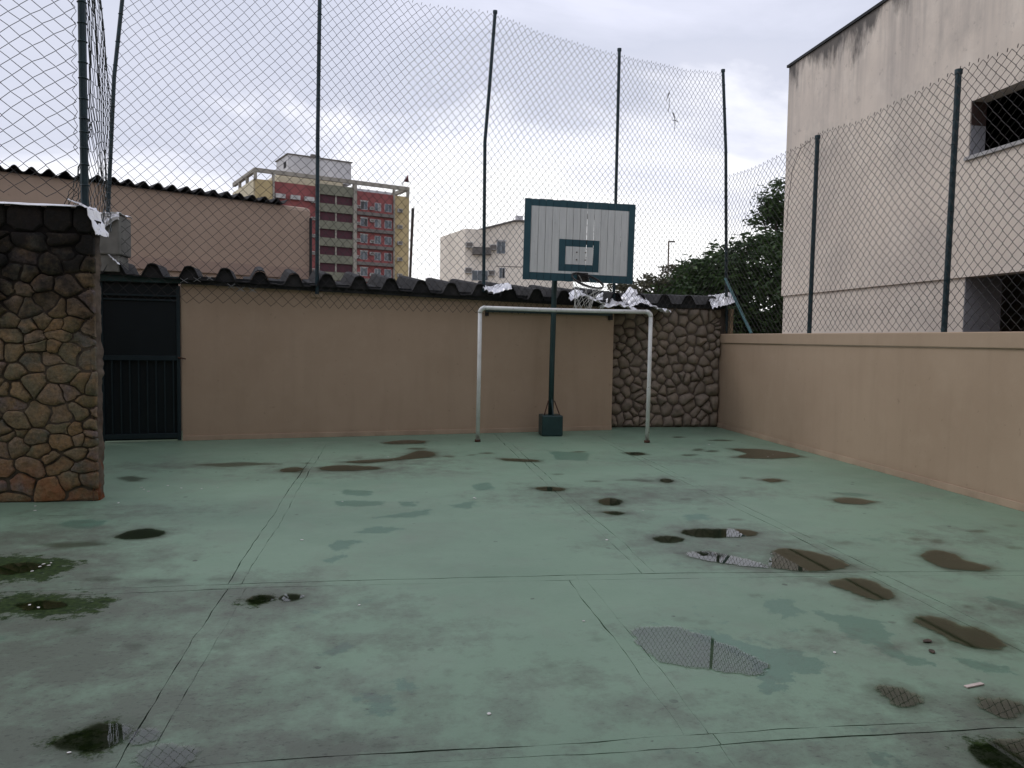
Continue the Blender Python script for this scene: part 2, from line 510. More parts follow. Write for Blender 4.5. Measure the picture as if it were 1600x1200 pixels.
c = t.mix(t.math('MULTIPLY', blk, 0.85), c, (0.06, 0.056, 0.055))
sp = t.ramp(t.noise(p, 4.0, 8, 0.78), 0.58, 0.68)
c = t.mix(t.math('MULTIPLY', t.math('MULTIPLY', sp, t.ramp(z, 4.2, 6.4)), 0.6), c, (0.24, 0.21, 0.19))
t.bump(t.noise(p, 24, 4), 0.2, 0.008)
M['facade'] = t.fin(c, 0.85, 0, 0.2)
M['jamb'] = simple('grey_jamb', (0.36, 0.36, 0.38), (0.28, 0.28, 0.30), 2, 0.85)
M['sill'] = simple('pale_sill', (0.42, 0.41, 0.40), (0.33, 0.32, 0.31), 3, 0.8)

def flat(name, c, dark=0.8, scale=0.35, rough=0.8):
    t = NT(name)
    p = t.wpos()
    f = t.ramp(t.noise(t.wpos((1, 1, 0.3)), scale, 5, 0.65), 0.4, 0.7)
    return t.fin(t.mix(f, c, tuple(v * dark for v in c)), rough, 0, 0.2)
M['t_red'] = flat('brick_red_render', (0.27, 0.088, 0.085))
M['t_maroon'] = flat('maroon_panel', (0.085, 0.035, 0.045))
M['t_green'] = flat('olive_parapet', (0.200, 0.200, 0.150))
M['t_yellow'] = flat('ochre_render', (0.47, 0.37, 0.20))
M['t_beam'] = flat('beige_beam', (0.33, 0.305, 0.26))
M['t_cream'] = flat('cream_render', (0.60, 0.53, 0.38))
M['t_white'] = flat('pale_penthouse', (0.58, 0.57, 0.58))
M['w_cream'] = flat('cream_block', (0.80, 0.72, 0.62))
M['grey_slab'] = flat('grey_ledge', (0.17, 0.155, 0.14))

def leaf_mat(name, c1, c2, c3):
    t = NT(name)
    p = t.wpos()
    c = t.mix(t.ramp(t.noise(p, 0.9, 3), 0.38, 0.62), c1, c2)
    c = t.mix(t.ramp(t.noise(p, 6.0, 2), 0.5, 0.72), c, c3)
    m = t.fin(c, 0.55, 0, 0.3)
    tl = t.t.nodes.new('ShaderNodeBsdfTranslucent')
    t.setin(tl.inputs['Color'], c)
    mx = t.t.nodes.new('ShaderNodeMixShader')
    mx.inputs[0].default_value = 0.25
    t.link(t.bsdf.outputs[0], mx.inputs[1])
    t.link(tl.outputs[0], mx.inputs[2])
    t.link(mx.outputs[0], t.out.inputs['Surface'])
    return m
M['leaf_dark'] = leaf_mat('dark_foliage', (0.022, 0.045, 0.016), (0.040, 0.075, 0.022), (0.070, 0.115, 0.030))
M['leaf_olive'] = leaf_mat('olive_foliage', (0.055, 0.060, 0.030), (0.085, 0.075, 0.042), (0.105, 0.095, 0.05))
M['bark'] = simple('bark', (0.055, 0.042, 0.032), (0.03, 0.024, 0.02), 8, 0.9, 0.6, 20)

# ------------------------------------------------------------------ ground and court floor
g = MB().add([(-900, -900, -0.09), (900, -900, -0.09), (900, 900, -0.09), (-900, 900, -0.09)], [(0, 1, 2, 3)])
tag(g.build('ground', simple('bare_ground', (0.13, 0.11, 0.09), (0.09, 0.085, 0.07), 0.3, 0.95, 0)), 'bare brown ground reaching beyond the court', kind='structure')

# floor survey in metres: x to the right, y away from the camera
PUDDLES = [
    {'l': 'large pale puddle mirroring sky and fence on the right half', 'g': 0.3, 'd': 0.15, 'p': [(1.333, 3.994), (1.394, 4.034), (1.53, 4.028), (1.598, 4.01), (1.631, 3.95), (1.689, 3.869), (1.738, 3.732), (1.787, 3.684), (1.822, 3.575), (1.824, 3.445), (1.781, 3.392), (1.706, 3.408), (1.61, 3.449), (1.531, 3.496), (1.414, 3.533), (1.353, 3.593), (1.312, 3.717), (1.316, 3.852)]},
    {'l': 'dark oblong puddle right of centre with a small bright reflection', 'g': 0.8, 'p': [(2.39, 6.056), (2.568, 6.147), (2.762, 6.128), (2.973, 6.085), (3.077, 5.967), (2.929, 5.876), (2.671, 5.861), (2.494, 5.899)]},
    {'l': 'small dark puddle left of the dark oblong puddle', 'g': 0.8, 'p': [(2.111, 5.897), (2.237, 5.945), (2.338, 5.894), (2.34, 5.814), (2.218, 5.748), (2.118, 5.797)]},
    {'l': 'long narrow puddle with a bright sky reflection above the transverse joint', 'g': 0.8, 'p': [(2.192, 5.44), (2.345, 5.477), (2.487, 5.392), (2.539, 5.285), (2.684, 5.075), (2.631, 5.019), (2.467, 5.13), (2.314, 5.226), (2.235, 5.334)]},
    {'l': 'broad brown puddle just above the transverse joint', 'g': 0.6, 'p': [(2.725, 5.134), (2.869, 5.284), (2.889, 5.421), (3.06, 5.493), (3.163, 5.392), (3.254, 5.278), (3.283, 4.996), (3.098, 4.939), (2.844, 4.921), (2.689, 5.028)]},
    {'l': 'brown puddle just below the transverse joint', 'g': 0.4, 'p': [(2.874, 4.648), (3.122, 4.745), (3.234, 4.663), (3.2, 4.546), (3.202, 4.417), (3.102, 4.306), (2.98, 4.32), (2.961, 4.495)]},
    {'l': 'brown two lobed puddle near the right edge above the joint', 'g': 0.4, 'p': [(3.997, 5.2), (4.198, 5.321), (4.273, 5.206), (4.207, 5.059), (4.29, 4.856), (4.168, 4.793), (3.945, 4.863), (3.952, 5.036)]},
    {'l': 'large olive puddle near the right edge below the joint', 'g': 0.4, 'p': [(3.03, 3.971), (3.143, 4.01), (3.205, 3.93), (3.188, 3.832), (3.303, 3.799), (3.263, 3.549), (3.115, 3.532), (3.022, 3.603), (3.036, 3.727), (3.006, 3.883)]},
    {'l': 'olive puddle at lower right, left of the pale card strip', 'g': 0.4, 'p': [(2.247, 3.183), (2.316, 3.187), (2.361, 3.136), (2.365, 3.059), (2.312, 3.004), (2.247, 3.0), (2.23, 3.088)]},
    {'l': 'small olive puddle at the right edge below the card strip', 'g': 0.4, 'p': [(2.624, 2.989), (2.681, 3.006), (2.793, 2.968), (2.787, 2.926), (2.711, 2.877), (2.613, 2.855), (2.597, 2.909)]},
    {'l': 'dark green puddle cut by the bottom right corner', 'g': 0.5, 'p': [(2.275, 2.633), (2.372, 2.664), (2.475, 2.666), (2.588, 2.676), (2.563, 2.558), (2.4, 2.445), (2.272, 2.484), (2.26, 2.565)]},
    {'l': 'small brown puddle in the right middle ground', 'g': 0.5, 'p': [(4.493, 7.212), (4.735, 7.255), (4.875, 7.054), (4.646, 6.954), (4.464, 7.029)]},
    {'l': 'flat forked puddle near the foot of the right wall', 'g': 0.4, 'p': [(5.003, 10.806), (5.498, 10.713), (5.742, 10.314), (5.736, 9.953), (5.138, 9.818), (4.69, 9.959), (5.135, 10.287)]},
    {'l': 'small round puddle on the left longitudinal joint', 'g': 0.5, 'p': [(-1.284, 9.389), (-1.143, 9.561), (-1.006, 9.414), (-1.1, 9.2), (-1.237, 9.253)]},
    {'l': 'long thin puddle right of the left joint in the far field', 'g': 0.7, 'p': [(-0.834, 9.494), (-0.618, 9.667), (-0.146, 9.493), (-0.106, 9.352), (-0.516, 9.246), (-0.781, 9.309)]},
    {'l': 'slim puddle reaching right towards the left goal post', 'g': 0.7, 'p': [(-0.594, 9.912), (-0.237, 10.044), (0.092, 10.13), (0.268, 10.509), (0.411, 10.86), (0.607, 10.666), (0.585, 10.263), (0.009, 9.976), (-0.31, 9.794)]},
    {'l': 'thin far puddle at the foot of the far wall', 'g': 0.4, 'p': [(-0.105, 11.681), (0.205, 11.958), (0.546, 11.868), (0.485, 11.582), (0.009, 11.535)]},
    {'l': 'small dark puddle left of the worn grey strip', 'g': 0.7, 'p': [(1.54, 8.061), (1.721, 8.082), (1.864, 7.964), (1.738, 7.836), (1.582, 7.917)]},
    {'l': 'small squarish puddle in the worn grey area', 'g': 0.8, 'p': [(2.058, 7.36), (2.222, 7.469), (2.287, 7.31), (2.182, 7.113), (2.046, 7.154)]},
    {'l': 'tiny puddle just below the squarish one', 'g': 0.8, 'p': [(1.951, 6.858), (2.071, 6.847), (2.157, 6.787), (2.033, 6.72)]},
    {'l': 'hairline puddle in front of the left goal post', 'g': 0.3, 'p': [(1.445, 10.101), (1.947, 9.907), (1.9, 9.752), (1.499, 9.882)]},
    {'l': 'tiny flat puddle in front of the right goal post', 'g': 0.3, 'p': [(3.301, 10.514), (3.534, 10.501), (3.567, 10.317), (3.346, 10.212)]},
    {'l': 'dark green puddle in front of the left stone wall', 'g': 0.6, 'p': [(-2.114, 6.377), (-2.059, 6.534), (-1.949, 6.607), (-1.782, 6.465), (-1.787, 6.345), (-1.934, 6.282), (-2.054, 6.294)]},
    {'l': 'dark puddle with bright end at the lower left', 'g': 0.7, 'p': [(-1.279, 3.152), (-1.23, 3.219), (-1.145, 3.286), (-1.102, 3.254), (-1.025, 3.219), (-1.034, 3.169), (-1.07, 3.101), (-1.125, 3.062), (-1.21, 3.105)]},
    {'l': 'small pale puddle at the lower left, right of the dark one', 'g': 0.6, 'd': 0.35, 'p': [(-1.009, 3.166), (-0.975, 3.212), (-0.92, 3.19), (-0.914, 3.129), (-0.961, 3.087)]},
    {'l': 'pale lilac puddle on the bottom edge at left', 'g': 0.6, 'd': 0.35, 'p': [(-0.925, 2.99), (-0.905, 3.056), (-0.826, 3.065), (-0.733, 3.024), (-0.731, 2.965), (-0.775, 2.914), (-0.888, 2.92)]},
    {'l': 'small mossy puddle left of the short joint at left', 'g': 0.6, 'p': [(-0.842, 4.766), (-0.787, 4.818), (-0.704, 4.797), (-0.72, 4.706), (-0.79, 4.681)]},
    {'l': 'small oval puddle under the transverse joint at left', 'g': 0.6, 'p': [(-0.66, 4.757), (-0.598, 4.833), (-0.529, 4.765), (-0.581, 4.69)]},
    {'l': 'small slim puddle towards the right wall', 'g': 0.4, 'p': [(4.274, 8.303), (4.469, 8.37), (4.522, 8.244), (4.309, 8.141)]},
    {'l': 'tiny dark puddle on the far grey strip', 'g': 0.7, 'p': [(3.05, 8.356), (3.168, 8.468), (3.214, 8.344), (3.083, 8.198)]},
    {'l': 'small wet pool in the moss at the left edge above the joint', 'g': 0.7, 'p': [(-2.622, 5.643), (-2.523, 5.693), (-2.373, 5.647), (-2.308, 5.565), (-2.388, 5.473), (-2.512, 5.403)]},
    {'l': 'small wet pool in the moss at the left edge below the joint', 'g': 0.7, 'p': [(-2.169, 4.805), (-2.049, 4.847), (-1.897, 4.818), (-1.88, 4.729), (-2.01, 4.712)]}]
PATCH = [
    [(2.295, 4.363), (2.467, 4.367), (2.406, 4.181), (2.561, 4.131), (2.709, 4.04), (2.834, 3.954), (2.715, 3.84), (2.745, 3.771), (2.634, 3.667), (2.643, 3.499), (2.714, 3.411), (2.586, 3.396), (2.56, 3.509), (2.548, 3.678), (2.479, 3.775), (2.555, 3.956), (2.502, 4.17), (2.275, 4.09), (2.252, 4.199)],
    [(1.655, 3.966), (1.762, 3.953), (1.899, 3.696), (2.11, 3.621), (2.091, 3.526), (2.167, 3.478), (2.089, 3.376), (1.948, 3.393), (1.847, 3.3), (1.818, 3.217), (1.714, 3.23), (1.764, 3.359), (1.798, 3.562), (1.671, 3.827)],
    [(-0.528, 7.524), (-0.392, 7.571), (-0.065, 7.484), (-0.081, 7.313), (-0.289, 7.304), (-0.469, 7.348)],
    [(0.101, 7.47), (0.254, 7.427), (0.218, 7.231), (0.129, 7.295)],
    [(-0.131, 6.821), (0.183, 7.019), (0.368, 7.109), (0.353, 6.926), (0.178, 6.817)],
    [(0.582, 7.255), (0.816, 7.437), (0.773, 7.154), (0.605, 7.169)],
    [(-0.275, 6.317), (-0.098, 6.515), (0.104, 6.408), (-0.043, 6.294)],
    [(-0.446, 5.889), (-0.411, 6.071), (-0.214, 6.051), (-0.327, 5.877), (-0.367, 5.758)],
    [(-0.443, 5.55), (-0.342, 5.738), (-0.335, 5.62), (-0.392, 5.466)],
    [(-0.085, 3.233), (-0.033, 3.373), (0.042, 3.345), (0.014, 3.248), (-0.031, 3.215)],
    [(0.023, 3.493), (0.083, 3.54), (0.126, 3.501), (0.095, 3.432), (0.038, 3.446)],
    [(-0.14, 3.386), (-0.077, 3.441), (-0.059, 3.395), (-0.088, 3.338)],
    [(-0.319, 3.923), (-0.253, 3.989), (-0.189, 4.015), (-0.23, 3.872), (-0.291, 3.848)],
    [(0.908, 8.292), (1.096, 8.39), (1.08, 7.993), (0.903, 7.939)],
    [(2.853, 3.418), (2.914, 3.426), (3.019, 3.336), (3.024, 3.26), (2.896, 3.276)],
    [(-2.709, 6.81), (-2.679, 6.965), (-2.531, 6.975), (-2.398, 6.916), (-2.372, 6.669), (-2.515, 6.662)],
    [(4.705, 7.558), (4.897, 7.507), (5.025, 7.361), (4.775, 7.317)],
    [(2.646, 6.638), (2.886, 6.694), (2.862, 6.493), (2.667, 6.462)],
    [(1.901, 2.716), (1.938, 2.649), (1.937, 2.571), (1.849, 2.561), (1.861, 2.649)],
    [(2.268, 10.696), (2.777, 10.483), (2.558, 9.815), (2.197, 9.945)],
    [(-0.486, 8.12), (-0.187, 7.994), (-0.213, 7.77), (-0.438, 7.852)],
    [(3.784, 4.314), (3.887, 4.123), (3.794, 4.021), (3.731, 4.199)]]
MOSS = [
    [(-3.022, 5.967), (-2.477, 5.877), (-2.183, 5.75), (-2.072, 5.584), (-2.124, 5.402), (-2.228, 5.278), (-2.617, 5.156)],
    [(-2.541, 5.005), (-2.124, 5.028), (-1.886, 4.978), (-1.634, 4.879), (-1.612, 4.688), (-1.764, 4.561), (-2.354, 4.63)],
    [(-0.868, 4.746), (-0.79, 4.842), (-0.69, 4.807), (-0.691, 4.68), (-0.795, 4.648)],
    [(-1.284, 3.153), (-1.232, 3.225), (-1.147, 3.292), (-1.104, 3.26), (-1.091, 3.128), (-1.122, 3.052), (-1.211, 3.096)],
    [(2.275, 2.633), (2.376, 2.669), (2.6, 2.69), (2.563, 2.558), (2.4, 2.445), (2.249, 2.553)]]
DAMP = [
    [(-2.984, 8.97), (-2.866, 9.12), (-2.633, 8.905), (-2.775, 8.727)],
    [(-2.39, 9.833), (-1.817, 9.991), (-1.327, 9.811), (-1.971, 9.617)],
    [(-2.612, 6.201), (-2.226, 6.254), (-2.086, 6.111), (-2.414, 6.039)],
    [(2.846, 3.686), (2.962, 3.672), (2.917, 3.625), (2.82, 3.637)],
    [(1.419, 10.56), (1.412, 10.507), (1.338, 10.488), (1.259, 10.492), (1.211, 10.542), (1.262, 10.593), (1.301, 10.621), (1.37, 10.666), (1.408, 10.609)],
    [(1.133, 10.401), (1.137, 10.354), (1.093, 10.351), (1.058, 10.348), (1.044, 10.389), (1.04, 10.429), (1.076, 10.439), (1.104, 10.46), (1.138, 10.447)],
    [(0.845, 10.304), (0.832, 10.243), (0.778, 10.218), (0.747, 10.259), (0.706, 10.278), (0.71, 10.34), (0.755, 10.371), (0.789, 10.364), (0.842, 10.366)],
    [(0.518, 11.043), (0.497, 10.981), (0.414, 10.941), (0.315, 10.965), (0.235, 11.02), (0.273, 11.088), (0.32, 11.151), (0.412, 11.139), (0.522, 11.121)],
    [(2.78, 10.605), (2.705, 10.566), (2.662, 10.544), (2.617, 10.553), (2.55, 10.581), (2.593, 10.647), (2.643, 10.694), (2.697, 10.685), (2.748, 10.663)],
    [(4.582, 10.697), (4.533, 10.628), (4.471, 10.574), (4.412, 10.596), (4.386, 10.655), (4.435, 10.75), (4.511, 10.839), (4.586, 10.848), (4.635, 10.799)],
    [(4.293, 10.215), (4.221, 10.178), (4.151, 10.124), (4.071, 10.134), (4.039, 10.195), (4.082, 10.257), (4.149, 10.308), (4.217, 10.286), (4.301, 10.281)],
    [(4.226, 8.43), (4.179, 8.4), (4.137, 8.395), (4.074, 8.379), (4.044, 8.419), (4.102, 8.456), (4.131, 8.5), (4.19, 8.487), (4.209, 8.46)],
    [(2.617, 5.485), (2.614, 5.465), (2.579, 5.458), (2.561, 5.474), (2.534, 5.484), (2.555, 5.496), (2.569, 5.515), (2.598, 5.51), (2.631, 5.503)],
    [(3.258, 5.682), (3.203, 5.664), (3.148, 5.645), (3.113, 5.67), (3.101, 5.688), (3.091, 5.713), (3.144, 5.717), (3.184, 5.719), (3.223, 5.71)],
    [(2.993, 6.9), (2.972, 6.882), (2.957, 6.875), (2.926, 6.864), (2.932, 6.894), (2.931, 6.922), (2.96, 6.944), (2.983, 6.937), (2.997, 6.924)],
    [(3.055, 7.335), (3.03, 7.307), (2.985, 7.295), (2.941, 7.305), (2.918, 7.332), (2.924, 7.365), (2.971, 7.38), (3.018, 7.379), (3.054, 7.367)],
    [(2.849, 4.747), (2.83, 4.731), (2.795, 4.712), (2.763, 4.728), (2.751, 4.747), (2.779, 4.763), (2.797, 4.78), (2.833, 4.784), (2.84, 4.764)],
    [(3.15, 6.441), (3.127, 6.418), (3.08, 6.423), (3.036, 6.42), (3.022, 6.441), (3.027, 6.465), (3.068, 6.476), (3.115, 6.484), (3.151, 6.468)],
    [(3.195, 7.231), (3.18, 7.211), (3.155, 7.186), (3.123, 7.189), (3.131, 7.224), (3.142, 7.251), (3.166, 7.273), (3.191, 7.268), (3.205, 7.254)],
    [(3.672, 5.601), (3.649, 5.582), (3.607, 5.569), (3.577, 5.584), (3.56, 5.601), (3.56, 5.628), (3.612, 5.631), (3.653, 5.642), (3.689, 5.627)],
    [(4.322, 5.655), (4.297, 5.638), (4.264, 5.617), (4.248, 5.634), (4.244, 5.653), (4.254, 5.674), (4.289, 5.698), (4.309, 5.685), (4.327, 5.677)],
    [(4.464, 5.561), (4.443, 5.533), (4.401, 5.531), (4.356, 5.532), (4.371, 5.56), (4.382, 5.581), (4.415, 5.602), (4.46, 5.607), (4.471, 5.584)],
    [(5.097, 5.834), (5.059, 5.818), (5.013, 5.8), (4.972, 5.817), (4.924, 5.833), (4.951, 5.866), (5.017, 5.871), (5.068, 5.872), (5.129, 5.864)],
    [(4.956, 5.317), (4.923, 5.287), (4.877, 5.286), (4.858, 5.297), (4.851, 5.315), (4.862, 5.346), (4.911, 5.356), (4.942, 5.358), (4.963, 5.343)],
    [(5.501, 5.977), (5.478, 5.958), (5.437, 5.941), (5.429, 5.961), (5.436, 5.976), (5.43, 5.998), (5.471, 6.015), (5.513, 6.018), (5.513, 5.997)],
    [(3.676, 4.09), (3.65, 4.075), (3.631, 4.079), (3.607, 4.077), (3.601, 4.09), (3.618, 4.105), (3.643, 4.113), (3.658, 4.11), (3.67, 4.103)],
    [(3.533, 4.129), (3.523, 4.122), (3.508, 4.115), (3.5, 4.12), (3.492, 4.127), (3.508, 4.135), (3.518, 4.148), (3.535, 4.147), (3.548, 4.141)],
    [(2.989, 8.401), (2.922, 8.362), (2.776, 8.357), (2.694, 8.387), (2.565, 8.409), (2.636, 8.444), (2.704, 8.466), (2.822, 8.474), (2.911, 8.443)],
    [(2.984, 8.322), (2.975, 8.275), (2.89, 8.27), (2.829, 8.291), (2.801, 8.32), (2.777, 8.361), (2.851, 8.379), (2.932, 8.393), (2.972, 8.354)],
    [(2.365, 8.369), (2.359, 8.346), (2.303, 8.331), (2.256, 8.35), (2.201, 8.366), (2.201, 8.397), (2.258, 8.417), (2.326, 8.415), (2.348, 8.386)],
    [(2.013, 8.847), (1.997, 8.814), (1.96, 8.821), (1.93, 8.823), (1.918, 8.841), (1.916, 8.867), (1.943, 8.887), (1.975, 8.889), (2.012, 8.877)],
    [(-0.981, 9.838), (-0.986, 9.803), (-1.007, 9.785), (-1.039, 9.797), (-1.058, 9.823), (-1.094, 9.875), (-1.068, 9.918), (-1.018, 9.889), (-0.978, 9.882)],
    [(-0.365, 10.211), (-0.372, 10.185), (-0.396, 10.17), (-0.429, 10.167), (-0.455, 10.201), (-0.448, 10.233), (-0.424, 10.253), (-0.4, 10.257), (-0.382, 10.24)],
    [(-2.664, 8.831), (-2.66, 8.751), (-2.727, 8.738), (-2.797, 8.773), (-2.849, 8.814), (-2.883, 8.881), (-2.871, 8.946), (-2.798, 8.968), (-2.725, 8.9)],
    [(-1.78, 9.745), (-1.847, 9.702), (-1.988, 9.697), (-2.125, 9.716), (-2.237, 9.752), (-2.27, 9.801), (-2.157, 9.827), (-2.008, 9.836), (-1.887, 9.795)],
    [(-0.972, 9.234), (-0.976, 9.196), (-1.009, 9.168), (-1.049, 9.201), (-1.095, 9.221), (-1.1, 9.265), (-1.083, 9.308), (-1.025, 9.317), (-0.984, 9.27)],
    [(-1.052, 3.835), (-1.057, 3.82), (-1.08, 3.821), (-1.098, 3.823), (-1.108, 3.837), (-1.124, 3.853), (-1.109, 3.862), (-1.09, 3.865), (-1.066, 3.853)],
    [(-0.822, 4.041), (-0.828, 4.024), (-0.855, 4.021), (-0.88, 4.033), (-0.904, 4.042), (-0.894, 4.055), (-0.887, 4.064), (-0.863, 4.073), (-0.847, 4.054)],
    [(-1.249, 4.092), (-1.253, 4.078), (-1.262, 4.056), (-1.296, 4.076), (-1.31, 4.092), (-1.339, 4.116), (-1.306, 4.12), (-1.286, 4.135), (-1.252, 4.115)],
    [(-1.608, 4.352), (-1.609, 4.327), (-1.636, 4.324), (-1.666, 4.328), (-1.679, 4.353), (-1.703, 4.375), (-1.685, 4.388), (-1.661, 4.392), (-1.637, 4.37)],
    [(-0.976, 5.167), (-0.983, 5.143), (-1.053, 5.153), (-1.094, 5.156), (-1.142, 5.175), (-1.159, 5.201), (-1.104, 5.204), (-1.059, 5.202), (-1.021, 5.19)],
    [(-1.337, 5.167), (-1.354, 5.141), (-1.433, 5.143), (-1.506, 5.155), (-1.559, 5.18), (-1.563, 5.204), (-1.528, 5.219), (-1.454, 5.208), (-1.38, 5.196)],
    [(-1.713, 5.248), (-1.762, 5.231), (-1.803, 5.216), (-1.865, 5.24), (-1.933, 5.258), (-1.948, 5.289), (-1.904, 5.306), (-1.835, 5.299), (-1.774, 5.279)],
    [(0.036, 2.958), (0.029, 2.944), (-0.008, 2.95), (-0.033, 2.955), (-0.068, 2.964), (-0.073, 2.979), (-0.041, 2.983), (-0.009, 2.981), (0.026, 2.972)],
    [(-0.141, 3.054), (-0.145, 3.047), (-0.163, 3.045), (-0.188, 3.047), (-0.198, 3.057), (-0.196, 3.065), (-0.19, 3.074), (-0.162, 3.075), (-0.144, 3.062)],
    [(2.888, 3.646), (2.866, 3.638), (2.842, 3.631), (2.821, 3.639), (2.818, 3.649), (2.828, 3.657), (2.845, 3.661), (2.867, 3.664), (2.88, 3.656)],
    [(1.788, 4.066), (1.781, 4.059), (1.772, 4.056), (1.757, 4.056), (1.761, 4.065), (1.754, 4.076), (1.771, 4.08), (1.783, 4.082), (1.792, 4.075)],
    [(1.694, 4.127), (1.682, 4.118), (1.662, 4.116), (1.649, 4.121), (1.636, 4.128), (1.637, 4.14), (1.658, 4.144), (1.674, 4.146), (1.695, 4.14)],
    [(2.312, 4.48), (2.299, 4.472), (2.288, 4.468), (2.271, 4.468), (2.268, 4.479), (2.27, 4.492), (2.288, 4.501), (2.302, 4.496), (2.307, 4.489)],
    [(2.39, 3.879), (2.381, 3.87), (2.364, 3.862), (2.351, 3.864), (2.342, 3.877), (2.356, 3.887), (2.368, 3.9), (2.384, 3.895), (2.393, 3.89)],
    [(2.668, 3.62), (2.65, 3.615), (2.637, 3.612), (2.616, 3.609), (2.62, 3.621), (2.624, 3.631), (2.64, 3.638), (2.656, 3.64), (2.659, 3.628)],
    [(0.291, 3.598), (0.29, 3.591), (0.284, 3.588), (0.275, 3.592), (0.269, 3.597), (0.267, 3.605), (0.276, 3.607), (0.285, 3.608), (0.288, 3.603)],
    [(0.797, 3.608), (0.796, 3.601), (0.786, 3.601), (0.773, 3.6), (0.765, 3.608), (0.776, 3.614), (0.778, 3.623), (0.79, 3.619), (0.799, 3.616)],
    [(0.907, 3.417), (0.893, 3.413), (0.883, 3.409), (0.868, 3.412), (0.861, 3.419), (0.868, 3.424), (0.873, 3.431), (0.889, 3.431), (0.902, 3.424)],
    [(0.636, 3.384), (0.626, 3.38), (0.619, 3.374), (0.608, 3.378), (0.6, 3.384), (0.601, 3.393), (0.611, 3.398), (0.623, 3.396), (0.634, 3.393)],
    [(1.106, 3.894), (1.097, 3.889), (1.088, 3.882), (1.075, 3.886), (1.078, 3.894), (1.07, 3.904), (1.084, 3.906), (1.095, 3.907), (1.105, 3.903)],
    [(4.75, 10.559), (4.697, 10.504), (4.604, 10.472), (4.536, 10.495), (4.518, 10.546), (4.549, 10.595), (4.611, 10.624), (4.688, 10.665), (4.762, 10.629)],
    [(5.51, 11.722), (5.439, 11.64), (5.282, 11.631), (5.171, 11.652), (5.095, 11.702), (5.078, 11.788), (5.25, 11.804), (5.375, 11.839), (5.452, 11.788)],
    [(4.872, 12.152), (4.803, 12.089), (4.721, 12.052), (4.67, 12.062), (4.637, 12.121), (4.66, 12.211), (4.742, 12.249), (4.828, 12.297), (4.829, 12.212)]]
GRIME_SHADE = [  # dirt blobs, some also painting in shade on the near floor
    (2.282, 7.56, 1.6, 0.7, 0.55),
    (3.012, 7.663, 1.6, 0.5, 0.5),
    (2.613, 5.67, 1.3, 0.6, 0.5),
    (-0.369, 9.28, 1.6, 0.7, 0.5),
    (-2.366, 9.737, 1.8, 0.5, 0.45),
    (0.091, 9.971, 1.2, 0.6, 0.5),
    (-1.319, 4.665, 0.9, 0.35, 0.6),
    (-0.92, 3.747, 0.7, 0.5, 0.45),
    (-0.779, 4.254, 0.5, 0.3, 0.45),
    (-0.212, 2.966, 0.45, 0.25, 0.65),
    (-0.732, 3.287, 0.5, 0.4, 0.6),
    (-2.395, 5.679, 1.2, 0.7, 0.6),
    (-1.706, 3.645, 0.6, 0.8, 0.5),
    (-2.308, 7.246, 1.2, 0.5, 0.4),
    (-0.028, 4.41, 0.5, 0.5, 0.35),
    (0.042, 4.022, 0.8, 0.35, 0.4),
    (0.755, 3.47, 0.6, 0.3, 0.35),
    (2.727, 3.613, 0.5, 0.3, 0.3),
    (3.592, 3.99, 0.6, 0.4, 0.5),
    (2.295, 3.752, 0.6, 0.3, 0.3),
    (3.814, 9.736, 1.5, 0.5, 0.35),
    (4.696, 5.659, 1.0, 0.5, 0.35),
    (-1.6, 3.977, 0.9, 0.7, 0.75),
    (-0.975, 3.432, 0.7, 0.5, 0.7),
    (-1.96, 4.634, 1.2, 0.6, 0.75),
    (-0.554, 3.01, 0.6, 0.35, 0.65),
    (-1.467, 3.225, 0.7, 0.6, 0.7),
    (-2.693, 6.396, 1.2, 0.6, 0.6),
    (-0.361, 3.477, 0.6, 0.5, 0.4),
    (1.706, 2.67, 1.2, 0.2, 0.4),
    (2.614, 2.805, 0.5, 0.4, 0.5),
    (1.077, 3.113, 0.8, 0.3, 0.35),
    (0.227, 2.862, 0.6, 0.2, 0.4),
    (0.253, 3.218, 1.4, 0.45, 0.32),  # from here on: broad blobs painting the foreground shade
    (1.633, 3.043, 1.0, 0.4, 0.28),
    (-0.512, 4.003, 0.9, 0.5, 0.36)]
